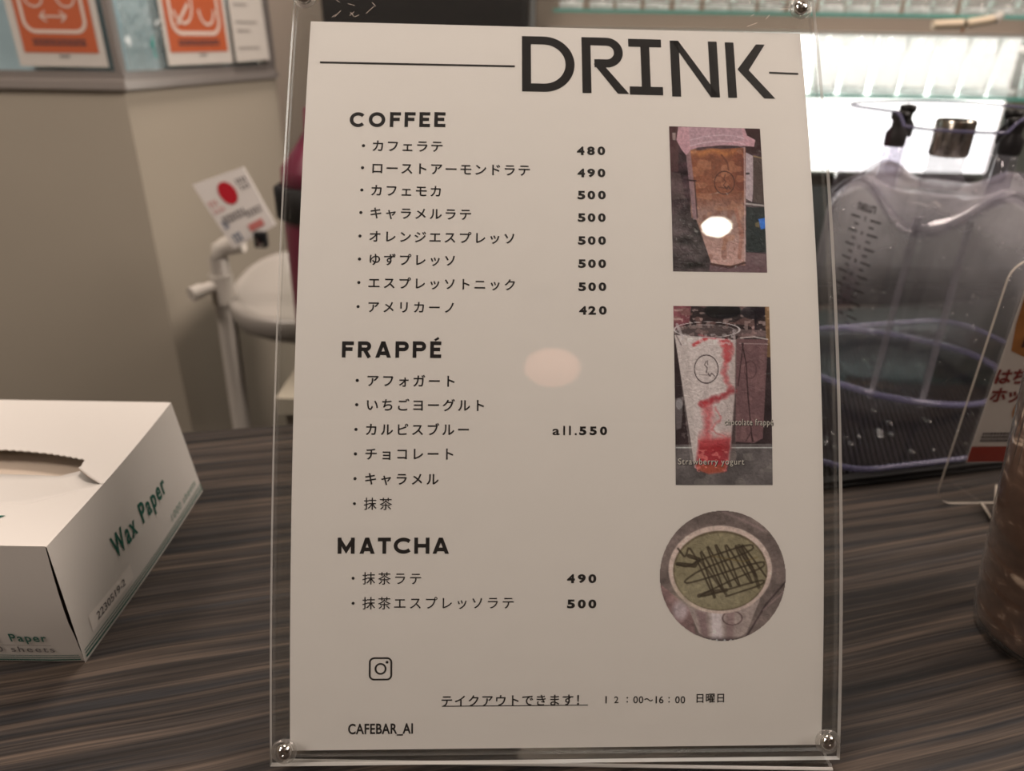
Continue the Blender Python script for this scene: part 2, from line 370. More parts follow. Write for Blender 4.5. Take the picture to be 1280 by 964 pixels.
def letter(g, ch, x0, y0, x1, y1, w, T):
    """geometric capitals drawn as strokes of constant width w inside the box"""
    h = w / 2; X0, X1, Y0, Y1 = x0 + h, x1 - h, y0 + h, y1 - h; cx, cy = (x0 + x1) / 2, (y0 + y1) / 2; H = y1 - y0; W = x1 - x0
    S = lambda *p, c=False: stroke(g, p, w, T, c, 4.0)
    def Q(a, b, c, d):      # slanted stroke with level ends: top pair a b, bottom pair c d, in box units
        k_ = max(1, int(H / 4)); rows_ = [[(p[0] + (q_[0] - p[0]) * i_ / k_, p[1] + (q_[1] - p[1]) * i_ / k_) for p, q_ in ((a, c), (b, d))] for i_ in range(k_ + 1)]
        g.add([T(x0 + p[0] * W, y0 + p[1] * H) for r_ in rows_ for p in r_], [(2 * i_, 2 * i_ + 1, 2 * i_ + 3, 2 * i_ + 2) for i_ in range(k_)])
    if ch == 'C': rx_ = (W - h * 1.5) / 1.77; S(*arc(x0 + h + rx_, cy, rx_, H / 2 - h, 42, 318))
    elif ch == 'O': S(*arc(cx, cy, W / 2 - h, H / 2 - h, 0, 360)[:-1], c=True)
    elif ch in 'FE':
        S((X0, y0), (X0, y1)); S((x0, Y1), (x1, Y1)); S((x0, cy + H * .02), (x1 - W * .1, cy + H * .02))
        if ch == 'E': S((x0, Y0), (x1, Y0))
    elif ch in 'PR':
        S((X0, y0), (X0, y1)); r = (H * .60 - w) / 2; xm = x1 - h - r
        if ch == 'R': xm -= W * .03
        S((x0, Y1), (xm, Y1), *arc(xm, Y1 - r, r, r, 90, -90, 14)[1:-1], (xm, Y1 - 2 * r), (x0, Y1 - 2 * r))
        if ch == 'R': S((cx - W * .02, Y1 - 2 * r), (x1 - h * 1.1, y0))
    elif ch == 'A':
        k = w * 1.06 / W; Q((.5 - k * .5, 1), (.5 + k * .5, 1), (0, 0), (k, 0)); Q((.5 - k * .5, 1), (.5 + k * .5, 1), (1 - k, 0), (1, 0)); S((x0 + W * .22, y0 + H * .27), (x1 - W * .22, y0 + H * .27))
    elif ch == 'M':
        S((X0, y0), (X0, y1)); S((X1, y0), (X1, y1)); S((x0 + h * .6, y1 - h * .6), (cx, y0 + H * .22), (x1 - h * .6, y1 - h * .6))
    elif ch == 'T': S((x0, Y1), (x1, Y1)); S((cx, y0), (cx, y1))
    elif ch == 'H': S((X0, y0), (X0, y1)); S((X1, y0), (X1, y1)); S((x0, cy), (x1, cy))
    elif ch == "'": S((x0 + .1, y0), (x1 - .1, y1))
    elif ch == 'D2':
        r = H / 2 - h; xm = X1 - r
        S((X0, y0), (X0, y1)); S((x0, Y1), (xm, Y1), *arc(xm, cy, r, r, 90, -90, 30)[1:-1], (xm, Y0), (x0, Y0))
    elif ch == 'R2':
        r = (H * .54 - w) / 2; xm = x1 - W * .11 - h - r
        S((X0, y0), (X0, y1)); S((x0, Y1), (xm, Y1), *arc(xm, Y1 - r, r, r, 90, -90, 24)[1:-1], (x0 + W * .27, Y1 - 2 * r))
        Q((.25, .52), (.47, .50), (.757, 0), (1.0, 0))
    elif ch == 'I2': S((x0, Y1), (x1, Y1)); S((x0, Y0), (x1, Y0)); S((cx, y0), (cx, y1))
    elif ch == 'N2':
        S((X0, y0), (X0, y1)); S((X1, y0), (X1, y1)); Q((.02, 1), (.18, 1), (.81, 0), (1, 0))
    elif ch == 'K2':
        S((X0, y0), (X0, y1)); Q((.67, .975), (.86, .975), (.235, .51), (.475, .50)); Q((.235, .51), (.475, .50), (.765, 0), (1, 0))

# ------------------------------------------------------------------ print layout on the menu sheet (millimetres from the sheet's foot and centre line)
ITEM_LINES = [('・カフェラテ', -80.73, 240.73, -50.77, 241.05, 5.46), ('・ローストアーモンドラテ', -80.78, 231.14, -14.83, 231.32, 5.4), ('・カフェモカ', -80.75, 221.59, -50.81, 221.63, 5.32), ('・キャラメルラテ', -80.83, 212.05, -38.72, 211.97, 5.26), ('・オレンジエスプレッソ', -80.9, 202.24, -20.78, 202.19, 5.2), ('・ゆずプレッソ', -80.82, 192.73, -44.66, 192.66, 5.14), ('・エスプレッソトニック', -80.83, 183.12, -20.53, 182.94, 5.1), ('・アメリカーノ', -80.85, 173.33, -44.6, 173.37, 5.04), ('・アフォガート', -80.5, 143.91, -44.22, 143.89, 5.19), ('・いちごヨーグルト', -80.51, 134.37, -32.5, 134.38, 5.17), ('・カルピスブルー', -80.62, 124.68, -38.62, 124.79, 5.14), ('・チョコレート', -80.64, 115.13, -44.41, 115.27, 5.12), ('・キャラメル', -80.68, 105.52, -50.56, 105.4, 5.1), ('・抹茶', -80.74, 95.83, -68.63, 95.75, 5.08), ('・抹茶ラテ', -80.94, 67.0, -56.75, 66.83, 5.13), ('・抹茶エスプレッソラテ', -80.86, 57.33, -20.62, 57.3, 5.16)]
NOTE_LINES = [('テイクアウトできます！', -44.34, 19.01, 8.44, 19.01, 4.9), ('日曜日', 55.68, 19.26, 63.96, 19.28, 3.99)]
PRICE_LINES = [[('4', 6.97, 238.41, 10.14, 242.2), ('8', 11.25, 238.5, 14.43, 242.29), ('0', 15.55, 238.58, 18.73, 242.38)], [('4', 7.08, 228.73, 10.24, 232.47), ('9', 11.19, 228.81, 14.35, 232.55), ('0', 15.46, 228.89, 18.62, 232.64)], [('5', 7.05, 219.17, 10.19, 222.87), ('0', 11.13, 219.24, 14.28, 222.94), ('0', 15.46, 219.32, 18.61, 223.02)], [('5', 7.02, 209.57, 10.15, 213.22), ('0', 11.09, 209.64, 14.22, 213.29), ('0', 15.32, 209.7, 18.45, 213.36)], [('5', 7.0, 199.92, 10.12, 203.52), ('0', 11.05, 199.98, 14.17, 203.59), ('0', 15.26, 200.04, 18.39, 203.65)], [('5', 7.0, 190.29, 10.1, 193.86), ('0', 11.03, 190.34, 14.14, 193.91), ('0', 15.22, 190.4, 18.33, 193.97)], [('5', 7.0, 180.75, 10.09, 184.29), ('0', 11.02, 180.8, 14.11, 184.34), ('0', 15.2, 180.85, 18.29, 184.39)], [('4', 7.24, 171.07, 10.32, 174.57), ('2', 10.94, 171.11, 14.02, 174.62), ('0', 15.26, 171.16, 18.34, 174.67)], [('a', -3.49, 122.79, -0.69, 125.33), ('l', 0.77, 122.8, 1.47, 126.49), ('l', 3.07, 122.81, 3.77, 126.5), ('.', 5.32, 122.83, 6.14, 123.64), ('5', 7.13, 122.84, 9.94, 126.28), ('5', 11.26, 122.86, 14.07, 126.3), ('0', 15.39, 122.88, 18.2, 126.32)], [('4', 2.46, 64.88, 5.56, 68.37), ('9', 6.71, 64.87, 9.82, 68.36), ('0', 10.89, 64.86, 14.0, 68.35)], [('5', 2.52, 54.99, 5.63, 58.48), ('0', 6.77, 54.97, 9.88, 58.46), ('0', 10.95, 54.95, 14.06, 58.45)]]
HOURS = [('1', 18.03, 17.51, 18.6, 20.34), ('2', 21.52, 17.57, 23.21, 20.21), (':', 26.42, 17.72, 26.99, 19.98), ('0', 29.11, 17.4, 30.91, 20.24), ('0', 31.28, 17.38, 33.08, 20.22), ('~', 33.6, 18.3, 36.81, 19.25), ('1', 37.95, 17.33, 38.52, 20.17), ('6', 39.32, 17.31, 41.12, 20.15), (':', 43.06, 17.57, 43.63, 19.84), ('0', 45.77, 17.25, 47.57, 20.09), ('0', 47.95, 17.23, 49.75, 20.07)]
CAFE = ('CAFEBAR_AI', -82.58, 5.51, -57.45, 10.39)
HEADINGS = [[('C', -86.73, 248.84, -80.85, 255.45), ('O', -78.95, 249.02, -72.19, 255.64), ('F', -70.29, 249.19, -65.81, 255.81), ('F', -64.28, 249.32, -59.79, 255.95), ('E', -58.17, 249.45, -53.77, 256.09), ('E', -52.04, 249.59, -47.45, 256.23)], [('F', -86.74, 152.98, -82.14, 159.35), ('R', -80.48, 152.99, -75.19, 159.41), ('A', -73.62, 153.01, -67.53, 159.48), ('P', -65.76, 153.02, -60.54, 159.55), ('P', -58.97, 153.03, -53.74, 159.62), ('E', -52.07, 153.04, -47.72, 159.68), ("'", -50.44, 160.09, -48.66, 161.09)], [('M', -87.0, 76.46, -80.47, 82.7), ('A', -78.56, 76.45, -72.72, 82.7), ('T', -71.51, 76.44, -66.47, 82.69), ('C', -65.36, 76.43, -58.79, 82.69), ('H', -57.37, 76.42, -51.5, 82.69), ('A', -50.28, 76.41, -43.89, 82.68)]]
DRINK = [('D', -15.68, 266.51, 6.58, 292.47), ('R', 9.76, 266.4, 29.5, 292.68), ('I', 29.79, 266.13, 43.94, 292.45), ('N', 47.76, 265.71, 68.11, 292.08), ('K', 71.63, 265.7, 91.89, 291.9)]
RULES = [(-100.12, 277.74, -18.72, 278.02, 0.9), (89.98, 277.85, 102.65, 277.59, 0.9), (-46.17, 16.93, 11.17, 16.88, 0.35)]
EMBLEM = ((-70.11, 31.8), (-74.63, 31.83), (-67.6, 34.37))
P1 = [(45.86, 252.06), (84.39, 251.79), (84.37, 189.34), (45.63, 189.37)]
P2 = [(45.4, 175.1), (84.63, 175.21), (84.46, 103.37), (45.52, 103.28)]
P3 = [(39.1, 93.19), (89.5, 93.23), (89.62, 41.77), (39.33, 42.06)]
T2a = (65.32, 126.94, 84.38, 127.04)
T2b = (46.56, 111.47, 73.08, 111.56)
PAGE_O = [0.01952, 0.26024, 0.14158]
PAGE_M = [[0.99929, 0.01142, -0.03598], [0.03677, -0.51048, 0.85911], [-0.00855, -0.85982, -0.51053]]
BOW = 0.4343

PO = Vector(PAGE_O); PM = Matrix(PAGE_M)
def S3(u, v, n=0.0):
    t = v - .1485; tb = max(-.165, min(.165, t))
    nr = Vector((0, -2 * BOW * t, -1)).normalized()
    return PO + PM @ (Vector((u, -t, BOW * t * t)) + nr * n)
def page(n): return lambda u, v: S3(u / 1000, v / 1000, n)

# ------------------------------------------------------------------ the setting
def wallbox(name, x0, x1, y0, y1, z0, z1, mat): return struct(name, G().box(x0, x1, y0, y1, z0, z1), mat)
FLOOR, CEIL = -.95, 1.75
wallbox('floor', -2.6, 2.6, -2.6, 2.6, FLOOR - .1, FLOOR, M['floor'])
wallbox('ceiling', -2.6, 2.6, -2.6, 2.6, CEIL, CEIL + .1, M['ceil'])
wallbox('wall_left', -2.6, -2.5, -2.6, 2.6, FLOOR, CEIL, M['wall_l'])
wallbox('wall_right', 2.5, 2.6, -2.6, 2.6, FLOOR, CEIL, M['wall_brown'])
wallbox('wall_behind', -2.5, 2.5, -2.6, -2.5, FLOOR, CEIL, M['wall_brown'])
wallbox('wall_back', -2.5, .03, 1.9, 2.0, FLOOR, CEIL, M['wall_far'])
wallbox('wall_shelf', .03, 2.5, 1.36, 1.44, FLOOR, CEIL, M['wall_brown'])

# half wall with two faces; sill band and panes stand on it
A = Vector((-.507, 1.0)); B = Vector((-.4066, 1.318)); D2 = (B - A)
def F2(t, off=0, z=0):
    nrm = Vector((D2.y, -D2.x)).normalized(); p = A + D2 * t + nrm * off; return Vector((p.x, p.y, z))
top = .1903
bot = [(-2.5, 1.0), (-.5145, 1.0), (-.4066, 1.318), (-.60, 1.36), (-2.5, 1.36)]
g = G(); n = 5
vs = [Vector((x, y, FLOOR)) for x, y in bot] + [Vector((x + (.0075 if i == 1 else 0), y, top)) for i, (x, y) in enumerate(bot)]
g.add(vs, [(4, 3, 2, 1, 0), (5, 6, 7, 8, 9)] + [(i, (i + 1) % n, n + (i + 1) % n, n + i) for i in range(n)])
struct('wall_partition', g, M['wall_l'])
t = thing('counter_screen', 'aluminium framed glass screen with notices standing on the beige half wall at left', 'screen', (-.9, 1.1, top))
def rail(o0, o1, z0, z1):
    pl = [(-1.4, 1.0 - o1), tuple(F2(0, 0).xy + Vector((.35 * o1 + .004, -o1))), tuple(F2(1, o1).xy), tuple(F2(1, o0 - .02).xy), (A.x - .01, 1.02), (-1.4, 1.02)]
    return G().prism(pl, z0, z1)
rail(0, .006, top, top + .0105).obj('lower_rail', M['alu'], t)
rail(0, .001, top + .0105, top + .021).obj('upper_rail', M['alu2'], t)
G().box(-1.4, A.x - .004, 1.004, 1.008, top + .021, .62).obj('front_pane', M['paneglass'], t)
g = G(); g.prism([tuple(F2(0, -.004).xy), tuple(F2(.94, -.004).xy), tuple(F2(.94, -.008).xy), tuple(F2(0, -.008).xy)], top + .021, .62); g.obj('side_pane', M['paneglass'], t)
g = G(); g.prism([tuple(F2(.94, .002).xy), tuple(F2(1.0, .002).xy), tuple(F2(1.0, -.012).xy), tuple(F2(.94, -.012).xy)], top + .021, .62); g.obj('end_post', M['alu2'], t)
g = G(); g.prism([(A.x - .006, .999), (A.x + .002, .999), (A.x + .004, 1.008), (A.x - .006, 1.009)], top + .021, .62); g.obj('corner_trim', M['alu2'], t)
G().box(-1.4, A.x - .012, 1.014, 1.018, top + .021, .62).obj('backing_panel', M['paleblue'], t)
g = G(); g.prism([tuple(F2(0.03, -.014).xy), tuple(F2(.93, -.014).xy), tuple(F2(.93, -.018).xy), tuple(F2(.03, -.018).xy)], top + .021, .62); g.obj('backing_panel', M['paleblue'], t)

def notice(name, label, T, W0, W1, z0, z1, ox0, ox1, oz0, full):
    t = thing(name, label, 'notice', tuple(T(W0, z0, 0)))
    sh = G(); sh.add([T(W0, z0, 0), T(W1, z0, 0), T(W1, z1, 0), T(W0, z1, 0), T(W0, z0, -.0006), T(W1, z0, -.0006), T(W1, z1, -.0006), T(W0, z1, -.0006)],
                     [(0, 1, 2, 3), (7, 6, 5, 4), (0, 4, 5, 1), (1, 5, 6, 2), (2, 6, 7, 3), (3, 7, 4, 0)])
    sh.obj('sheet', M['sheet'], t)
    g = G(); g.add([T(ox0, oz0, .0006), T(ox1, oz0, .0006), T(ox1, z1 - .006, .0006), T(ox0, z1 - .006, .0006)], [(0, 1, 2, 3)]); g.obj('orange_field', M['orange'], t)
    W = ox1 - ox0; k = W * .14; a0, a1 = ox0 + W * .09, ox1 - W * .1; b0, b1 = oz0 + .024, z1 - .02; r = W * .14
    pts = arc(a1 - r, b1 - r, r, r, 0, 90, 6) + arc(a0 + r, b1 - r, r, r, 90, 180, 6) + arc(a0 + r, b0 + r, r, r, 180, 270, 6) + arc(a1 - r, b0 + r, r, r, 270, 360, 6)
    g = G(); Tt = lambda x, y: T(x, y, .001)
    stroke(g, pts, W * .045, Tt, True)
    cx = (a0 + a1) / 2; m = b0 + .017
    if full:
        for sgn in (-1, 1): stroke(g, arc(cx + sgn * W * .21, m + .022, W * .12, W * .12, 0, 360)[:-1], W * .02, Tt, True)
        stroke(g, [(cx - W * .15, m), (cx + W * .15, m)], W * .02, Tt)
        for sgn in (-1, 1): stroke(g, [(cx + sgn * W * .10, m + .006), (cx + sgn * W * .17, m), (cx + sgn * W * .10, m - .006)], W * .02, Tt)
    else:
        stroke(g, arc(cx - W * .2, m + .02, W * .16, W * .2, 200, 380, 12), W * .03, Tt); stroke(g, [(cx - W * .32, m - .006), (cx - W * .1, m + .02)], W * .04, Tt)
        stroke(g, arc(cx + W * .2, m + .014, W * .13, W * .16, 180, 360, 12), W * .03, Tt)
    g.obj('pictogram', M['icon'], t)
    g = G(); rr = random.Random(3)
    for row, zz in enumerate((oz0 + .013, oz0 + .0085)):
        x = a0 + W * .06
        while x < a1 - W * .06:
            d = W * rr.uniform(.03, .07); g.add([Tt(x, zz), Tt(x + d, zz), Tt(x + d, zz + .0028), Tt(x, zz + .0028)], [(0, 1, 2, 3)]); x += d + W * .012
    x = cx - W * .03
    for k_ in range(3): g.add([Tt(x, oz0 - .005), Tt(x + W * .03, oz0 - .005), Tt(x + W * .03, oz0 - .0025), Tt(x, oz0 - .0025)], [(0, 1, 2, 3)]); x += W * .05
    g.obj('small_print', M['darktext'], t)
TA = lambda x, z, n: Vector((x, .9985 - n, z))
TB = lambda s, z, n: F2(s, .003 + n, z)
TBM = lambda s, z, n: F2(s / .3335, .003 + n, z)
notice('notice_poster', 'orange notice with pale rounded pictogram taped to the front pane at far left', TA, -.632, -.520, .2165, .36, -.622, -.528, .2325, True)
notice('notice_poster', 'orange notice with pale rounded pictogram on the side pane beside a plain white sheet', TBM, .0844, .2228, .216, .36, .0920, .2141, .2325, False)
t = thing('notice_sheet', 'plain white printed sheet hanging at the right end of the glass screen', 'notice', tuple(F2(.66, .006, .219)))
g = G()
for a, b, z0, o in ((.672, .93, .219, .0055),):
    q = [(a, z0 - .002), (b, z0), (b - .02, .36), (a, .36)]
    g.add([TB(s, z, o) for s, z in q] + [TB(s, z, o - .001) for s, z in q], [(0, 1, 2, 3), (7, 6, 5, 4), (0, 4, 5, 1), (1, 5, 6, 2), (2, 6, 7, 3), (3, 7, 4, 0)])
g.obj('paper', M['sheet'], t)
g = G()
for k in range(7):
    zz = .236 + k * .012
    if k in (1, 4): continue
    g.add([TB(.70, zz, .0062), TB(.86 - .03 * (k % 3), zz, .0062), TB(.86 - .03 * (k % 3), zz + .0016, .0062), TB(.70, zz + .0016, .0062)], [(0, 1, 2, 3)])
g.obj('small_print', M['alu2'], t)
# crinkled plastic bag between the notices
t = thing('plastic_bag', 'crinkled clear plastic bag with a teal mark behind the corner of the glass screen', 'bag', tuple(F2(.03, .004, .212)))
g = G(); nx, nz = 16, 18; rr = random.Random(5); vs = []
for j in range(nz + 1):
    for i in range(nx + 1): vs.append(F2(.03 + .2 * i / nx, .004 + rr.uniform(0, .006) * (1 if j > 3 else .2), .2125 + .12 * j / nz))
g.add(vs, [(j * (nx + 1) + i, j * (nx + 1) + i + 1, (j + 1) * (nx + 1) + i + 1, (j + 1) * (nx + 1) + i) for j in range(nz) for i in range(nx)])
g.obj('film', M['bag'], t)
g = G(); stroke(g, [(.150, .240), (.165, .250), (.160, .232), (.168, .227)], .006, lambda x, y: F2(x, .011, y)); g.obj('teal_mark', M['teal'], t)

# ------------------------------------------------------------------ counter with wood grain
ce = lambda x: .4614 + .19 * (x + .1765)
t = thing('bar_counter', 'dark wood grain bar counter under the menu stand', 'counter', (0, 0, FLOOR))
poly = [(-1.5, -.10), (1.4, -.10), (1.4, 1.0 - .25), (0.05, .75), (0.05, ce(.05)), (-1.5, ce(-1.5))]
g = G(); g.prism([(-1.5, -.1), (.05, -.1), (.05, ce(.05)), (-1.5, ce(-1.5))], -.035, 0); g.prism([(.05, -.1), (1.4, -.1), (1.4, .75), (.05, .75)], -.035, 0)
g.obj('worktop', M['wood'], t)
G().box(-1.45, 1.35, -.02, .12, FLOOR, -.035).obj('front_panel', M['wood_front'], t)
t = thing('back_cabinet', 'low black cabinet behind the blender jar under the backlit shelf', 'cabinet', (.65, .95, FLOOR))
G().box(.22, 1.3, .82, 1.30, FLOOR, .015).obj('body', M['blackbox'], t)
bevel(G().box(.21, 1.31, .80, 1.30, .015, .030).obj('cabinet_top', M['matt'], t), .003)
for k in range(3):
    d = bevel(G().box(.235 + k * .355, .575 + k * .355, .806, .82, -.80, .005).obj('door', M['blackbox'], t), .002)
    G().tube([(.26 + k * .355, .80, -.04), (.40 + k * .355, .80, -.04)], .005).obj('handle', M['chrome'], d)
t = thing('tall_refrigerator', 'tall black refrigerator behind the top left of the menu stand', 'refrigerator', (-.15, 1.5, FLOOR))
bevel(G().box(-.315, .018, 1.30, 1.72, FLOOR, 1.0).obj('body', M['blackbox'], t), .006)
d = bevel(G().box(-.310, .013, 1.275, 1.30, FLOOR + .05, .99).obj('door', M['black'], t), .006)
G().tube([(-.01, 1.262, -.1), (-.01, 1.262, .25)], .006).obj('handle', M['alu2'], d)

# ------------------------------------------------------------------ sink, pipe, hanging card, pink bottle (behind the counter, left)
t = thing('wall_pipe', 'white vertical water pipe with elbow and valve below the tilted card', 'pipe', (-.392, .92, FLOOR))
PIP0 = Vector((-.3894, .925, .0035)); PIP1 = Vector((-.3985, .925, -.30))
G().tube([PIP1 + Vector((-.02, 0, FLOOR + .30)), PIP1, PIP0 + Vector((0, 0, -.012)), PIP0 + Vector((.003, 0, -.003)), PIP0 + Vector((.012, 0, .003)), PIP0 + Vector((.034, 0, .008))], .0125, 16).obj('pipe', M['white'], t, smooth=True)
G().tube([PIP0 + Vector((-.002, 0, -.075)), PIP0 + Vector((-.0015, 0, -.035))], .0155, 16).obj('collar', M['white'], t)
v = G().tube([PIP0 + Vector((-.008, -.01, -.048)), PIP0 + Vector((-.022, -.028, -.050))], .0075, 14).obj('valve', M['white'], t)
G().tube([PIP0 + Vector((-.019, -.025, -.049)), PIP0 + Vector((-.028, -.038, -.051))], .0095, 14).obj('knob', M['white'], v)
t = thing('wash_basin', 'white ceramic wall basin beside the pipe and left of the menu stand', 'sink', (-.30, 1.0, -.1))
g = G(); nu, nv = 26, 14; vs = []; cx, cy = -.262, .985
def basin(a, k):
    rx, ry = .130 * k, .125 * k
    c, s = math.cos(a), math.sin(a); e = lambda q: math.copysign(abs(q) ** .75, q)
    return cx + rx * e(c), cy + ry * e(s)
prof = [(.30, -.100), (.60, -.097), (.80, -.086), (.90, -.070), (.94, -.066), (1.0, -.066), (1.02, -.070), (1.02, -.080), (.96, -.100), (.82, -.112), (.4, -.118)]
prof = [(.02, -.101)] + prof
for k, z in prof:
    for i in range(40):
        a = 2 * PI * i / 40; x, y = basin(a, k); vs.append(Vector((x, y, z + .012 * (y - .9) / .1 * (1 if z > -.1 else .3))))
g.add(vs, [(j * 40 + i, j * 40 + (i + 1) % 40, (j + 1) * 40 + (i + 1) % 40, (j + 1) * 40 + i) for j in range(len(prof) - 1) for i in range(40)] + [tuple(range(40)), tuple((len(prof) - 1) * 40 + i for i in range(39, -1, -1))])
g.obj('bowl', M['porcelain'], t, smooth=True)
G().tube([(-.262, .985, -.112), (-.262, .985, -.40), (-.262, 1.0, -.43), (-.262, 1.025, -.43)], .018, 14).obj('drain_pipe', M['alu2'], t, smooth=True)
G().lathe([(.001, 0), (.016, 0), (.016, .002), (.001, .003)], 20, lambda p: p + Vector((-.262, .985, -.100))).obj('drain', M['chrome'], t)

t = thing('vanity_cabinet', 'dark brown cabinet below the white wall basin', 'cabinet', (-.2, 1.08, FLOOR))
bevel(G().box(-.335, -.08, 1.03, 1.095, FLOOR, -.13).obj('body', M['vanity'], t), .003)
t = thing('tilted_card', 'white card with a red circle hanging tilted from a clip above the basin', 'sign', (-.35, .9, .06))
C1, C2, C3, C4 = Vector((-.3958, .9, .090)), Vector((-.3301, .9, .1123)), Vector((-.3000, .9, .0420)), Vector((-.3575, .9, .0105))
def TC(x, y, n=0): return C1 * (1 - x) * (1 - y) + C2 * x * (1 - y) + C3 * x * y + C4 * (1 - x) * y + Vector((0, -n, 0))
q = [(0, 0), (1, 0), (1, 1), (0, 1)]
g = G(); g.add([TC(x, y, .001) for x, y in q] + [TC(x, y, -.001) for x, y in q], [(3, 2, 1, 0), (4, 5, 6, 7)] + [(i, (i + 1) % 4, 4 + (i + 1) % 4, 4 + i) for i in range(4)]); g.obj('card', M['brightcard'], t)
TCC = lambda x, y: TC(x, y, .0018)
g = G(); g.add([TCC(*p) for p in arc(.50, .27, .16, .175, 0, 360)[:-1]], [tuple(range(24))]); g.obj('red_circle', M['red'], t)
g = G(); g.add([TCC(*p) for p in ((.50, .80), (.82, .80), (.82, .91), (.50, .91))], [(0, 1, 2, 3)]); g.obj('red_patch', M['pinkred'], t)
def marks(rows, mat, nm, seed):
    g = G(); rr = random.Random(seed)
    for x0, x1, y, h in rows:
        x = x0
        while x < x1:
            d = rr.uniform(.03, .05)
            stroke(g, [(x, y), (x + d, y)], h * .2, TCC); stroke(g, [(x, y + h), (x + d, y + h * rr.uniform(.7, 1))], h * .2, TCC); stroke(g, [(x + d * rr.uniform(.2, .8), y - h * .2), (x + d * .5, y + h)], h * .22, TCC)
            x += d + .02
    g.obj(nm, mat, t)
marks([(.74, .92, .14, .06), (.76, .9, .25, .05)], M['darktext'], 'small_print', 1)
marks([(.06, .24, .30, .06), (.06, .26, .42, .05)], M['pinkred'], 'red_print', 2)
marks([(.14, .56, .56, .09), (.60, .92, .62, .08)], M['darktext'], 'lettering', 4)
marks([(.08, .2, .62, .09), (.12, .26, .84, .10)], M['bluetext'], 'blue_lettering', 6)
cl = bevel(G().box(-.328, -.312, .890, .902, .014, .034).obj('clip', M['black'], t), .003)
G().tube([(-.322, .886, .030), (-.320, .886, .018), (-.314, .886, .022)], .002).obj('clip_wire', M['chrome'], cl)

t = thing('side_worktop', 'low beige worktop behind the counter carrying the pink bottle', 'worktop', (-.2, .78, FLOOR))
G().box(-.250, .04, .70, .84, FLOOR, -.115).obj('cabinet_body', M['wall_brown'], t); G().box(-.255, .045, .69, .845, -.115, -.095).obj('top', M['wall_l'], t)
t = thing('syrup_bottle', 'magenta bottle with a dark band seen through the left edge of the menu stand', 'bottle', (-.212, .80, -.095))
Tb = lambda p: p + Vector((-.212, .80, -.095))
G().lathe([(.001, 0), (.040, 0), (.043, .004), (.044, .02), (.043, .175), (.040, .19)], 32, Tb).obj('body', M['magenta'], t, smooth=True)
G().lathe([(.0445, .172), (.050, .175), (.050, .205), (.0445, .208)], 32, Tb).obj('dark_band', M['black'], t, smooth=True)
G().lathe([(.042, .205), (.040, .225), (.024, .245), (.012, .262), (.010, .285), (.001, .287)], 32, Tb).obj('neck', M['magenta'], t, smooth=True)

# ------------------------------------------------------------------ backlit glass shelves with tumblers (right, back)
t = thing('backlit_panel', 'bright backlit white wall panel behind the glass shelves', 'light panel', (.5, 1.34, .044))
G().box(.06, .84, 1.335, 1.358, .050, .268).obj('diffuser', M['panel'], t)
g = G(); g.box(.05, .85, 1.33, 1.36, .044, .050).box(.05, .85, 1.33, 1.36, .268, .274).box(.05, .06, 1.33, 1.36, .050, .268).box(.84, .85, 1.33, 1.36, .050, .268)
g.obj('frame', M['alu'], t)
for nm, z, lab in (('lower', .1875, 'lower green edged glass shelf carrying the row of tall tumblers'), ('upper', .2950, 'upper green edged glass shelf at the top right')):
    t = thing('glass_shelf', lab, 'shelf', (.6, 1.22, z))
    G().box(.05, 1.4, 1.151, 1.30, z - .004, z).obj('shelf_plate', M['shelf'], t)
    G().box(.05, 1.4, 1.147, 1.151, z - .0042, z + .0002).obj('front_edge', M['shelf_edge'], t)
def tumbler(loc, h, r0, r1, label, group):
    t = thing('tumbler', label, 'glass', loc, group)
    T = lambda p: p + Vector(loc)
    G().lathe([(r0, .010), (r1, h), (r1 - .0015, h), (r0 - .0015, .011)], 24, T, closed=True).obj('wall', M['glass'], t, smooth=True)
    G().lathe([(.001, 0), (r0 - .002, 0), (r0, .002), (r0, .010), (.001, .0105)], 24, T).obj('base', M['glass_base'], t, smooth=True)
    return t
def copy_thing(src, loc):
    r = src.copy(); COL.objects.link(r); r.location = loc
    for c in list(src.children):
        d = c.copy(); COL.objects.link(d); d.parent = r
    return r
ORD = 'first second third fourth fifth sixth seventh eighth ninth tenth eleventh twelfth thirteenth fourteenth fifteenth sixteenth seventeenth'.split()
LOWG, UPG = 'tumblers on the lower glass shelf', 'glasses on the upper glass shelf'
a0 = None
for k in range(8):
    loc = (.466 + k * .0455 + rnd.uniform(-.002, .002), 1.185, .1875); lab = 'clear tall tumbler on the lower glass shelf, %s to the right of the menu stand' % ORD[k]
    if a0 is None: a0 = tumbler(loc, .080, .0185, .0215, lab, LOWG)
    else: copy_thing(a0, loc)['label'] = lab
b0 = None
for k in range(17):
    loc = (.08 + k * .0415 + rnd.uniform(-.003, .003), 1.185, .2950); lab = 'small clear glass on the upper glass shelf, %s from the left end' % ORD[k]
    if b0 is None: b0 = tumbler(loc, .07, .017, .020, lab, UPG)
    else: copy_thing(b0, loc)['label'] = lab
t = thing('wooden_rod', 'pale wooden rod with a copper pin hung under the upper glass shelf', 'rod', (.62, 1.12, .285))
G().tube([(.578, 1.125, .2815), (.618, 1.125, .2835)], [.0055, .0062], 12).obj('rod_half', M['bamboo'], t)
G().tube([(.624, 1.125, .2838), (.664, 1.125, .2905)], [.0062, .0055], 12).obj('rod_half', M['bamboo'], t)
G().tube([(.617, 1.125, .2835), (.625, 1.125, .2838)], .003, 8).obj('joint', M['black'], t)
G().tube([(.661, 1.125, .2895), (.670, 1.125, .296)], [.007, .005], 10).obj('knob', M['white'], t)
G().tube([(.621, 1.125, .283), (.621, 1.125, .272)], .0018, 8).obj('pin', M['copper'], t)

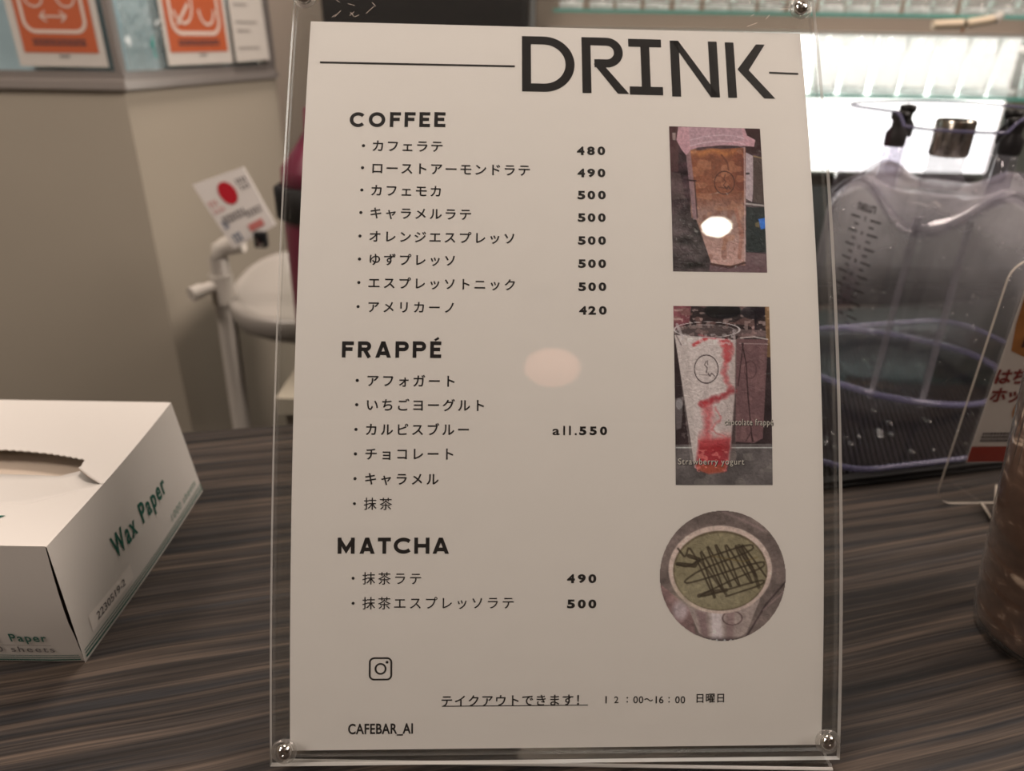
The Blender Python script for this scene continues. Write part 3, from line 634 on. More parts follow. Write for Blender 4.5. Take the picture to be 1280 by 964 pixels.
# ------------------------------------------------------------------ rubber bar mat, clear tray, upturned blender jar
YAW = math.radians(12.5); cR, sR = math.cos(YAW), math.sin(YAW)
def rot(cx, cy, z0=0): return lambda p: Vector((cx + p[0] * cR - p[1] * sR, cy + p[0] * sR + p[1] * cR, z0 + p[2]))
t = thing('bar_mat', 'black rubber bar mat with raised dots under the clear tray', 'mat', (.16, .39, 0))
Tm = rot(.16, .3785)
bevel(G().box(0, .50, 0, .30, .0, .004, Tm).obj('mat_base', M['rubber'], t), .001, 1)
g = G(); g.box(0, .50, 0, .006, .004, .007, Tm).box(0, .006, .006, .30, .004, .007, Tm); g.obj('mat_rim', M['rubber'], t)
g = G(); st = .0042
for j in range(60):
    for i in range(72):
        x, y = .012 + (i + .5 * (j % 2)) * st, .012 + j * st * .87
        if x > .31 or y > .23: continue
        r = .00145; b = [Tm((x + r * math.cos(a * PI / 3), y + r * math.sin(a * PI / 3), .004)) for a in range(6)]; c = [Tm((x + r * .6 * math.cos(a * PI / 3), y + r * .6 * math.sin(a * PI / 3), .0056)) for a in range(6)]
        g.add(b + c, [(k, (k + 1) % 6, 6 + (k + 1) % 6, 6 + k) for k in range(6)] + [(6, 7, 8, 9, 10, 11)])
o = g.obj('raised_dots', M['rubber'], t); o['kind'] = 'stuff'

def rrect(x0, x1, y0, y1, r, n=8):
    out = []
    for cx, cy, a in ((x1 - r, y1 - r, 0), (x0 + r, y1 - r, 90), (x0 + r, y0 + r, 180), (x1 - r, y0 + r, 270)): out += arc(cx, cy, r, r, a, a + 90, n)
    return out
t = thing('clear_tray', 'clear plastic tray with violet edge and water drops on the bar mat', 'tray', (.31, .50, .006))
Tt_ = rot(.205, .3945)
out = rrect(0, .30, 0, .235, .035); 
G().prism(out, .0065, .0085, Tt_).obj('tray_base', M['tray'], t)
g = G(); g.tube([Tt_((x, y, .0088)) for x, y in out + out[:1]], .0019, 8, cap=False); g.obj('tray_rim', M['jar_edge'], t, smooth=True)
rr = random.Random(12)
def dome(g, c, r, h, T=None, seg=10):
    vs = []; fs = []
    for j in range(4):
        a = j * PI / 6 if j < 3 else PI / 2
        for i in range(seg):
            th = 2 * PI * i / seg; vs.append(Vector(c) + Vector((r * math.cos(a) * math.cos(th), r * math.cos(a) * math.sin(th), h * math.sin(a))))
    for j in range(3):
        for i in range(seg): fs.append((j * seg + i, j * seg + (i + 1) % seg, (j + 1) * seg + (i + 1) % seg, (j + 1) * seg + i))
    g.add([T(v) if T else v for v in vs], fs)
for k in range(26):
    g = G(); dome(g, (rr.uniform(.02, .16), rr.uniform(.012, .075), .0086), rr.uniform(.0013, .0030), rr.uniform(.0010, .0018), Tt_)
    tag(g.obj('water_drop', M['drop'], smooth=True, origin=tuple(g.v[0])), 'small water drop lying on the clear tray in front of the jar', 'water drop', 'water drops on the clear tray')

JC = Vector((.322, .560)); JZ = .0088
t = thing('blender_jar', 'smoky clear blender jar standing upside down on the tray with steel drive nut on top', 'jar', (JC.x, JC.y, JZ))
VA = math.atan2(-JC.y, -JC.x)           # direction from the jar towards the seats
def jr(th, k):
    e = 3.0; a = th - VA + PI / 4
    return k / ((abs(math.cos(a)) ** e + abs(math.sin(a)) ** e) ** (1 / e))
def scal(th): return .150 - .013 * math.cos(4 * (th - VA) + .3)
def jp_(th, k, z): return Vector((JC.x + jr(th, k) * math.cos(th), JC.y + jr(th, k) * math.sin(th), JZ + z))
NS = 96
def jloft(rings, closed_top=False):
    g = G(); vs = []
    for fn in rings:
        for i in range(NS): vs.append(fn(2 * PI * i / NS))
    fs = [(j * NS + i, j * NS + (i + 1) % NS, (j + 1) * NS + (i + 1) % NS, (j + 1) * NS + i) for j in range(len(rings) - 1) for i in range(NS)]
    if closed_top: fs.append(tuple((len(rings) - 1) * NS + i for i in range(NS)))
    g.add(vs, fs); return g
rings = [lambda th, z=z, k=k: jp_(th, k, z) for z, k in ((0.001, .0735), (.02, .0715), (.05, .070), (.08, .0685), (.11, .0675))]
rings += [lambda th: jp_(th, .067, scal(th) - .012), lambda th: jp_(th, .0655, scal(th) - .004), lambda th: jp_(th, .061, scal(th)), lambda th: jp_(th, .040, .152), lambda th: jp_(th, .016, .150)]
jloft(rings, True).obj('jar_body', M['jar'], t, smooth=True)
def ztop(th):
    a = ((th - VA + PI / 4) % (PI / 2)) - PI / 4   # 0 at corner directions
    s = min(1, max(0, (abs(abs(a) - PI / 4) ) / .30)); s = 1 if abs(((th - VA + 2 * PI + PI) % (2 * PI)) - PI) > .75 else min(1, max(0, (abs(((th - VA + 3 * PI) % (2 * PI)) - PI) - .45) / .12))
    return .200 + .0085 * (s * s * (3 - 2 * s))
jloft([lambda th: jp_(th, .0665, scal(th) - .008), lambda th: jp_(th, .0668, scal(th) + .01), lambda th: jp_(th, .0655, ztop(th))]).obj('base_skirt', M['jar_skirt'], t, smooth=True)
for nm, fn, r, mt in (('mouth_rim', lambda th: jp_(th, .0742, .0068 + .004 * math.cos(3 * (th - VA))), .0024, 'jar_edge'), ('skirt_edge', lambda th: jp_(th, .0655, ztop(th)), .0012, 'jar_edge'), ('shoulder_ridge', lambda th: jp_(th, .0665, scal(th) - .002), .0022, 'jar_rib')):
    g = G(); g.tube([fn(2 * PI * i / NS) for i in range(NS + 1)], r, 8, cap=False); g.obj(nm, M[mt], t, smooth=True)
for da in (-.10, .34, -1.25):     # vertical ribs moulded in the body
    th = VA - da * -1
    G().tube([jp_(th, .0672 + .0062 * (1 - z / .14), z) for z in (.006, .05, .10, .143)], [.0022, .0022, .0022, .0022], 8).obj('rib', M['jar_rib'], t, smooth=True)
Tn = lambda p: p + Vector((JC.x, JC.y, JZ))
auto_smooth(G().lathe([(.001, .176), (.0125, .176), (.0135, .178), (.0135, .200), (.0125, .2015), (.0105, .2015), (.0105, .190), (.001, .190)], 32, Tn).obj('drive_nut', M['nut'], t))
G().lathe([(.001, .152), (.014, .152), (.016, .158), (.012, .166), (.0125, .176), (.001, .176)], 28, Tn).obj('bearing_collar', M['jar_rib'], t, smooth=True)
for k in range(4):
    th = VA + PI / 4 + k * PI / 2; c = Vector((JC.x + .050 * math.cos(th), JC.y + .050 * math.sin(th), JZ)); Tp = lambda p, c=c: p + c
    pg = G().lathe([(.008, .150), (.0068, .165), (.0062, .190), (.001, .190)], 20, Tp).obj('foot_peg', M['jar_skirt'], t, smooth=True)
    G().lathe([(.001, .184), (.0068, .184), (.0072, .187), (.0072, .193), (.0045, .197), (.0045, .201), (.0062, .203), (.0062, .207), (.001, .208)], 20, Tp).obj('rubber_foot', M['rubber'], pg, smooth=True)
# volume scale printed on the wall of the jar (upside down like the jar)
def TS(x, y, n=.0006):   # x: along wall, y: height, mm
    th = VA - math.radians(38) + x / 1000 / .070
    k = .0675 + .004 * max(0, (110 - y)) / 110
    p = jp_(th, k, y / 1000); d = Vector((math.cos(th), math.sin(th), 0)); return p + d * n
g = G()
for k in range(8):
    y = 134 - k * 10.5
    stroke(g, [(-15, y), (-4.5, y)], 1.25, TS); stroke(g, [(6, y - 0), (16, y)], 1.25, TS)
    stroke(g, [(-9.5, y - 5.2), (-4.5, y - 5.2)], 1.2, TS); stroke(g, [(6, y - 5.2), (11, y - 5.2)], 1.2, TS)
g.obj('scale_marks', M['ink'], t)
g = G(); TR = lambda x, y: TS(-x, -y)
text_box(g, 'LITERS', -9, -144.5, 10, -139, TR, .03)
for k, s_ in enumerate(['2', '4', '6', '8', '10', '12', '14', '16']):
    text_box(g, s_, -2.2, -(135.5 - k * 10.5), 2.2 if len(s_) > 1 else .4, -(132.3 - k * 10.5), TR, .02)
g.obj('scale_lettering', M['ink'], t)
for k in range(90):
    th = VA + rr.uniform(-1.3, 1.2); z = rr.uniform(.015, .19); kk = .0665 if z > .15 else .0675 + .004 * max(0, (.11 - z)) / .11
    p = jp_(th, kk, z); d = Vector((math.cos(th), math.sin(th), 0)); tg = Vector((-d.y, d.x, 0)); r = rr.uniform(.0009, .0023)
    g = G(); dome(g, (0, 0, 0), r, r * .6, lambda q, p=p, d=d, tg=tg: p + tg * q[0] + Vector((0, 0, 1)) * q[1] + d * q[2])
    tag(g.obj('water_drop', M['drop'], smooth=True, origin=tuple(p)), 'tiny water drop clinging to the wall of the upturned blender jar', 'water drop', 'water drops on the blender jar')

# ------------------------------------------------------------------ clear card holder with advert card, right
HY = .3765; HR = math.radians(3)
def TH(x, y, n=0.0): return Vector((.2660 + x * math.cos(HR), HY + x * math.sin(HR) - n, y))      # x right, y up, n toward the room
t = thing('card_holder', 'clear acrylic card holder with rounded corners standing in front of the blender jar', 'card holder', (.34, HY, 0))
out = rrect(0, .170, .0005, .158, .012)
def sheetprism(o, n0, n1, face, edge, nm):
    g = G(); n = len(o); g.add([TH(x, y, n0) for x, y in o] + [TH(x, y, n1) for x, y in o], [tuple(range(n - 1, -1, -1)), tuple(range(n, 2 * n))], 0)
    g.add([TH(x, y, n0) for x, y in o] + [TH(x, y, n1) for x, y in o], [(i, (i + 1) % n, n + (i + 1) % n, n + i) for i in range(n)], 1)
    return g.obj(nm, None, t, mats=[M[face], M[edge]])
sheetprism(out, 0, .0018, 'holder', 'holder_edge', 'front_plate')
sheetprism(rrect(.0125, .160, .0285, .157, .002), -.0030, -.0018, 'holder', 'acrylic_edge_faint', 'back_plate')
g = G()
for a, b in (((.030, .0012, .0018), (.026, .0012, .022)), ((.026, .0012, .022), (.041, .014, .0018)), ((.041, .014, .0018), (.047, .0012, .0018)), ((.026, .0012, .022), (.036, .014, .0016))):
    g.tube([TH(*a), TH(*b)], .0009, 6)
g.obj('foot_wedge', M['holder_edge'], t)
g = G(); g.add([TH(.026, .0012, .022), TH(.041, .0142, .0018), TH(.047, .0012, .0018)], [(0, 1, 2)]); g.obj('foot_web', M['holder'], t)
t = thing('advert_card', 'white advert card with waffle photograph and dark red lettering in the clear holder', 'card', tuple(TH(.018, .02, 0)))
c0, c1, b0_, b1_ = .0130, .150, .0300, .156
g = G(); q = [(c0, b0_), (c1, b0_), (c1, b1_), (c0, b1_)]; g.add([TH(x, y, -.0006) for x, y in q] + [TH(x, y, -.0010) for x, y in q], [(0, 1, 2, 3), (7, 6, 5, 4)] + [(i, 4 + i, 4 + (i + 1) % 4, (i + 1) % 4) for i in range(4)]); g.obj('card_sheet', M['card'], t)
TK = lambda n: (lambda x, y: TH(c0 + x / 1000, y / 1000, n))
def patch(poly, mat, nm, n=-.0005): g = G(); g.add([TK(n)(*p) for p in poly], [tuple(range(len(poly)))]); return g.obj(nm, M[mat], t)
patch([(0, 30), (131, 30), (131, 41), (0, 41)], 'redband', 'red_band')
patch([(4, 104)] + [(4 + 60 * k / 10, 104 - 8 * math.sin(PI * k / 10) - 1.5 * k / 10) for k in range(1, 11)] + [(100, 100), (100, 156), (0.5, 156), (1.5, 120)], 'waffle', 'waffle_photo')
for i in range(3):
    for j in range(4): patch([(9 + i * 13, 106 + j * 12), (18 + i * 13, 106 + j * 12), (18 + i * 13, 114 + j * 12), (9 + i * 13, 114 + j * 12)], 'waffle_dark', 'waffle_square', -.0004)
patch(arc(40, 66, 22, 15, 0, 360, 24)[:-1], 'waffle_dark', 'drink_photo'); 
g = G(); stroke(g, arc(40, 66, 21, 14, 90, 200, 16), 3, TK(-.0004)); g.obj('photo_rim', M['waffle'], t)
g = G(); text_em(g, 'はちみつ', 4.5, 88, 34.5, 88, 10.5, TK(-.0003), .035); text_em(g, 'ホット', 5.5, 76, 25, 76, 10.5, TK(-.0003), .035); g.obj('lettering', M['darkred'], t)
g = G()
for k in range(3):
    x = 4; 
    while x < 44: d = rr.uniform(.9, 1.8); stroke(g, [(x, 45.2 + k * 2.4), (x + d, 45.2 + k * 2.4)], 1.5, TK(-.0003)); x += d + .45
g.obj('small_print', M['darktext'], t)

# ------------------------------------------------------------------ chocolate drink at the right edge
CC = Vector((.262, .266, 0)); Tc = lambda p: p + CC
t = thing('frappe_cup', 'clear plastic cup of chocolate frappe at the right edge of the counter', 'cup', tuple(CC))
prof = [(.0275, .0008), (.0295, .0003), (.0305, .004), (.0315, .010), (.0365, .060), (.0455, .150)]
G().lathe(prof + [(r - .0008, z + .0006) for r, z in reversed(prof)], 48, Tc, closed=True).obj('cup_wall', M['cup'], t, smooth=True)
inner = [(.001, .0025), (.0270, .0025), (.0292, .005), (.0302, .010)] + [(.0302 + .0050 * k / 10 + (.0007 * math.sin(k * 2.1)), .010 + .05 * k / 10) for k in range(1, 11)] + [(.0435, .140), (.030, .146), (.001, .148)]
G().lathe(inner, 64, Tc).obj('drink', M['choco'], t, smooth=True)
G().lathe([(.0455, .149), (.0480, .149), (.0480, .1525), (.0455, .1525)], 48, Tc, closed=True).obj('cup_lip', M['cup'], t, smooth=True)

# ------------------------------------------------------------------ wax paper carton, left
BX1, BX0, BY0, BY1, BH = -.1935, -.46, .2395, .3705, .0660
t = thing('wax_paper_box', 'white cardboard dispenser box with green lettering on the counter at left', 'box', (-.33, .305, 0))
def side(y, z, n=0):    # right end panel, bulging a little
    f = (y - BY0) / (BY1 - BY0); b = .0035 * math.sin(PI * min(1, max(0, f))) * (.4 + .6 * math.sin(PI * z / BH)) + .004 * (1 - z / BH) * f
    yy = BY0 + (BY1 - BY0) * f + (.007 * f * (1 - z / BH))
    return Vector((BX1 - .0045 * f + b + n, yy, z))
g = G(); nu, nv = 20, 8
g.add([side(BY0 + (BY1 - BY0) * i / nu, BH * j / nv) for j in range(nv + 1) for i in range(nu + 1)] + [side(BY0 + (BY1 - BY0) * i / nu, BH * j / nv, -.0006) for j in range(nv + 1) for i in range(nu + 1)],
      [(j * 21 + i, j * 21 + i + 1, (j + 1) * 21 + i + 1, (j + 1) * 21 + i) for j in range(nv) for i in range(nu)])
endp = g.obj('end_panel', M['carton'], t, smooth=True)
def front(x, z, n=0):
    f = (x - BX0) / (BX1 - BX0); return Vector((x, BY0 - .0016 * math.sin(PI * z / BH) + (.0006 if z < .02 and f > .97 else 0) - n, z + .0005))
g = G(); g.add([front(BX0 + (BX1 - .0004 - BX0) * i / 24, BH * j / 8) for j in range(9) for i in range(25)], [(j * 25 + i, j * 25 + i + 1, (j + 1) * 25 + i + 1, (j + 1) * 25 + i) for j in range(8) for i in range(24)])
frontp = g.obj('front_panel', M['carton'], t, smooth=True)
G().box(BX0, BX1 - .004, BY0 + .001, BY1, .0003, .0012).obj('base_panel', M['carton'], t)
G().box(BX0, BX1 - .006, BY1, BY1 + .0008, .0003, BH).obj('back_panel', M['carton'], t)
G().box(BX0 - .0008, BX0, BY0, BY1, .0003, BH).obj('end_panel', M['carton'], t)
# top with torn perforated opening
backc = [(-.214, .3075), (-.2245, .3105), (-.2356, .3130), (-.249, .3150), (-.2611, .3160), (-.28, .3165), (-.30, .3165), (-.32, .3150), (-.34, .312), (-.36, .307)]
bc = []
for i in range(len(backc) - 1):
    for k in range(6):
        f = k / 6; x = backc[i][0] * (1 - f) + backc[i + 1][0] * f; y = backc[i][1] * (1 - f) + backc[i + 1][1] * f; bc.append((x, y + (.0004 if k % 2 else -.0004)))
bc.append(backc[-1])
frontc = [(-.378, .290), (-.36, .279), (-.33, .270), (-.29, .2655), (-.25, .2655), (-.2311, .2672), (-.218, .2700), (-.2023, .2800), (-.1950, .2862)]
hole = [(-.2125, .3000)] + bc + frontc
outer = [(side(BY0 + (BY1 - BY0) * k / 12, BH).x, BY0 + (BY1 - BY0) * k / 12) for k in range(13)] + [(BX0, BY1), (BX0, BY0)]
bm = bmesh.new()
def loop(pts):
    vs = [bm.verts.new((x, y, BH)) for x, y in pts]; return [bm.edges.new((vs[i], vs[(i + 1) % len(vs)])) for i in range(len(vs))]
ed = loop(outer) + loop(hole)
bmesh.ops.triangle_fill(bm, use_beauty=True, use_dissolve=False, edges=ed)
bm.verts.index_update()
V = [tuple(v.co) for v in bm.verts]; Fc = [tuple(v.index for v in f.verts) for f in bm.faces]; bm.free()
o = mesh_obj('top_panel', V, Fc, M['carton'], t)
md = o.modifiers.new('thick', 'SOLIDIFY'); md.thickness = .0006; md.offset = 0
# flap pushed down inside
fl = frontc[::-1]
inner_ = [(-.2130, .3010), (-.2245, .3012), (-.24, .3018), (-.2529, .3020), (-.29, .302), (-.33, .300), (-.36, .297), (-.375, .294), (-.378, .2905)]
g = G(); n = len(fl); rows = 6; vs = []
for j in range(rows + 1):
    f = j / rows
    for i in range(n):
        x = fl[i][0] * (1 - f) + inner_[i][0] * f; y = fl[i][1] * (1 - f) + inner_[i][1] * f; vs.append((x, y, BH - .0005 - .0055 * math.sin(f * PI * .5) + (.0035 * f if i == 0 else 0)))
g.add(vs, [(j * n + i, j * n + i + 1, (j + 1) * n + i + 1, (j + 1) * n + i) for j in range(rows) for i in range(n - 1)])
o = g.obj('torn_flap', M['carton'], t, smooth=True); md = o.modifiers.new('thick', 'SOLIDIFY'); md.thickness = .0005
G().box(BX0 + .003, BX1 - .008, BY0 + .004, BY1 - .003, .0015, .057).obj('wax_paper_stack', M['carton_in'], t)
g = G(); g.tube([(BX1 - .0008, .2862, BH + .0002), (BX1 - .010, .2925, BH + .0006), (-.2125, .3000, BH + .0003)], .0006, 6); g.obj('crease', M['carton'], t)
TSd = lambda n: (lambda y, z: side(y / 1000, z / 1000, n))
g = G(); text_box(g, 'Wax', 275.5, 28.5, 296.5, 41.5, TSd(.0003), .022, 1.25); text_box(g, 'Paper', 302.5, 25.6, 332, 41.5, TSd(.0003), .022, 1.25); g.obj('green_lettering', M['green'], endp)
g = G(); text_box(g, '1000 sheets', 329, 9, 365, 14.5, TSd(.0003), .01, 1.2); g.obj('small_lettering', M['green_faint'], endp)
g = G()
for a, b in ((2.2, 1.2), (4.3, .7), (6.0, .5)): stroke(g, [(241 + k * 13, a) for k in range(11)], b, TSd(.00025))
g.obj('green_stripes', M['green'], endp)
g = G(); stroke(g, [(249 + k * 5, 14) for k in range(8)], 9.5, TSd(.0002)); g.obj('date_sticker', M['sticker'], endp)
g = G(); text_box(g, '2230519-2', 253.5, 11.5, 277, 16.0, TSd(.0004), .01); g.obj('date_stamp', M['stamp'], endp)
TF = lambda x, z: front(x / 1000, z / 1000, .0005)
g = G(); text_box(g, 'Wax  Paper', -241.5, 11.8, -206.2, 18.2, TF, .02, 1.2); g.obj('green_lettering', M['green'], frontp)
g = G(); text_box(g, '1000 sheets', -241.5, 6.6, -204.8, 10.2, TF, .006, 1.25); stroke(g, [(-290 + k * 9.4, 11.0) for k in range(10)], .18, TF); g.obj('small_lettering', M['stamp'], frontp)
g = G()
for a, b in ((1.4, .9), (3.0, .5), (4.3, .35)): stroke(g, [(BX0 * 1000 + 1 + k * 13.2, a) for k in range(21)], b, TF)
g.obj('green_stripes', M['green'], frontp)
g = G(); text_box(g, 'Y', -.246, .2435, -.2235, .2600, lambda x, y: Vector((x, y, BH + .0007)), .02); g.obj('green_logo', M['green'], t)

# ------------------------------------------------------------------ acrylic menu stand
t = thing('menu_stand', 'clear acrylic menu stand with four corner screws standing on the counter', 'menu stand', (.02, .19, 0))
def plate(u0, u1, v0, v1, n0, n1, nm, edge='acrylic_edge'):
    nseg = 120; g = G(); vs = []
    for j in range(nseg + 1):
        v = v0 + (v1 - v0) * j / nseg
        vs += [S3(u0, v, n0), S3(u1, v, n0), S3(u1, v, n1), S3(u0, v, n1)]
    g.v = [tuple(p) for p in vs]
    for j in range(nseg):
        a = j * 4
        g.f += [(a + 0, a + 4, a + 5, a + 1), (a + 3, a + 2, a + 6, a + 7)]; g.mi += [0, 0]
        g.f += [(a + 1, a + 5, a + 6, a + 2), (a + 0, a + 3, a + 7, a + 4)]; g.mi += [1, 1]
    g.f += [(0, 1, 2, 3), (nseg * 4 + 3, nseg * 4 + 2, nseg * 4 + 1, nseg * 4)]; g.mi += [1, 1]
    return auto_smooth(g.obj(nm, None, t, mats=[M['acrylic'], M[edge]]))
plate(-.1117, .1110, -.0042, .3126, .0008, .0034, 'front_plate')
plate(-.1117, .1110, -.0030, .3126, -.0034, -.0008, 'back_plate', 'acrylic_edge_faint')
# bent foot under the back plate
g = G(); vs = []; path = [S3(0, -.0020, -.0022), S3(0, -.0062, -.0020)]
y0 = path[-1].y
pts = [(path[0].y, path[0].z), (path[1].y, path[1].z), (y0 - .0012, .0028), (y0 + .0006, .0014), (y0 + .006, .0012), (y0 + .08, .0012)]
k = len(pts)
for i, (y, z) in enumerate(pts):
    a = Vector(pts[max(0, i - 1)]); b = Vector(pts[min(k - 1, i + 1)]); d = (b - a).normalized(); nn = Vector((-d.y, d.x)) * .0011
    for u in (-.1085, .1085):
        w_ = .96 if i == 0 else 1
        xx = PO.x + u * w_ + .001
        vs += [(xx, y + nn.x, max(.0001, z + nn.y)), (xx, y - nn.x, max(.0001, z - nn.y))]
fs = []; mi = []
for i in range(k - 1):
    a = i * 4; fs += [(a, a + 2, a + 6, a + 4), (a + 1, a + 5, a + 7, a + 3), (a, a + 4, a + 5, a + 1), (a + 2, a + 3, a + 7, a + 6)]; mi += [0, 0, 1, 1]
g.add(vs, fs); g.mi = mi; g.obj('bent_foot', None, t, mats=[M['acrylic'], M['acrylic_edge']])
g = G(); g.tube([Vector((PO.x + .001 + u, y0 - .0018, .0022)) for u in (-.1085, .1085)], .0007, 6); g.obj('foot_edge', M['acrylic_edge'], t)
for u, v in ((-.1072, .3050), (.1042, .3062), (-.1062, .0020), (.1055, .0035)):
    c = S3(u, v, 0); ex = (S3(u + .001, v) - S3(u, v)).normalized(); ey = (S3(u, v + .001) - S3(u, v)).normalized(); ez = ex.cross(ey).normalized()
    if ez.y > 0: ez = -ez
    TT = lambda p, c=c, ex=ex, ey=ey, ez=ez: c + ex * p[0] + ey * p[1] + ez * p[2]
    s_ = G().lathe([(.0030, .0035), (.0032, .0042), (.0031, .0050), (.0024, .0060), (.0013, .0065), (.0006, .0066), (.0005, .0060), (.0001, .0060)], 28, TT).obj('screw', M['chrome'], t, smooth=True)
    G().lathe([(.0034, .0036), (.0048, .0035), (.0049, .0043), (.0043, .0050), (.0037, .0046)], 28, TT, closed=True).obj('washer', M['acrylic_glass'], s_, smooth=True)
g = G(); rs = random.Random(21)
for k in range(16):
    u = rs.uniform(-100, -76) if k < 11 else rs.uniform(80, 100); v = rs.uniform(296, 309); a = rs.uniform(-.9, .9); l = rs.uniform(1.2, 5)
    stroke(g, [(u, v), (u + l * math.cos(a), v + l * math.sin(a))], .12, page(.00345))
g.obj('scratches', M['icon'], t)

# ------------------------------------------------------------------ printed menu sheet
t = thing('menu_sheet', 'white drinks menu sheet with DRINK heading and three photographs inside the acrylic stand', 'menu', tuple(S3(0, 0)))
nj = 24; g = G()
vs = [S3(u, .297 * j / nj, n) for n in (0, -.0003) for j in range(nj + 1) for u in (-.105, .105)]; N2_ = (nj + 1) * 2
fs = [(2 * j, 2 * j + 1, 2 * j + 3, 2 * j + 2) for j in range(nj)] + [(N2_ + 2 * j, N2_ + 2 * j + 2, N2_ + 2 * j + 3, N2_ + 2 * j + 1) for j in range(nj)]
fs += [(2 * j, 2 * j + 2, N2_ + 2 * j + 2, N2_ + 2 * j) for j in range(nj)] + [(2 * j + 1, N2_ + 2 * j + 1, N2_ + 2 * j + 3, 2 * j + 3) for j in range(nj)]
fs += [(0, N2_, N2_ + 1, 1), (2 * nj, 2 * nj + 1, N2_ + 2 * nj + 1, N2_ + 2 * nj)]
g.add(vs, fs); g.obj('paper', M['paper'], t, smooth=False)
TI = page(.00006)
g = G()
for ch, a, b, c, d in DRINK: letter(g, ch + '2', a, b, c, d, 3.8, TI)
g.obj('title_lettering', M['ink'], t)
g = G()
for a, b, c, d, w_ in RULES: stroke(g, [(a, b), (c, d)], w_, TI)
g.obj('rule_lines', M['ink'], t)
for ln in HEADINGS:
    g = G()
    for ch, a, b, c, d in ln: letter(g, ch, a, b, c, d, 1.45 if ch != "'" else .9, TI)
    g.obj('heading_lettering', M['ink'], t)
for s_, a, b, c, d, em in ITEM_LINES: g = G(); text_em(g, s_, a, b, c, d, em, TI, .006 if '抹' in s_ else .015); g.obj('item_lettering', M['ink'], t)
for s_, a, b, c, d, em in NOTE_LINES: g = G(); text_em(g, s_, a, b, c, d, em, TI, .014); g.obj('note_lettering', M['ink'], t)
for ln in PRICE_LINES:
    g = G()
    for ch, a, b, c, d in ln: text_box(g, ch, a, b, c, d, TI, .02 if ch == 'a' else .045)
    g.obj('price_lettering', M['ink'], t)
g = G()
for ch, a, b, c, d in HOURS:
    if ch == '~': stroke(g, [(a + (c - a) * k / 12, (b + d) / 2 + (d - b) * .45 * math.sin(2 * PI * k / 12)) for k in range(13)], .45, TI)
    elif ch == '1': stroke(g, [((a + c) / 2, b), ((a + c) / 2, d)], .5, TI)
    else: text_box(g, ch, a, b, c, d, TI, .01)
g.obj('hours_lettering', M['ink'], t)
g = G(); text_box(g, *CAFE, TI, .022, 1.05); g.obj('shop_lettering', M['ink'], t)
g = G(); (ex_, ey_), (e0, _), (dx_, dy_) = EMBLEM; R_ = ex_ - e0 - .35; cr = 1.7
pts = []
for sx, sy, a in ((1, 1, 0), (-1, 1, 90), (-1, -1, 180), (1, -1, 270)): pts += arc(ex_ + sx * (R_ - cr), ey_ + sy * (R_ - cr), cr, cr, a, a + 90, 8)
stroke(g, pts, .68, TI, True); stroke(g, arc(ex_, ey_, 1.95, 1.95, 0, 360, 32)[:-1], .68, TI, True)
g.add([TI(*p) for p in arc(dx_, dy_, .55, .55, 0, 360, 16)[:-1]], [tuple(range(16))]); g.obj('camera_emblem', M['ink'], t)
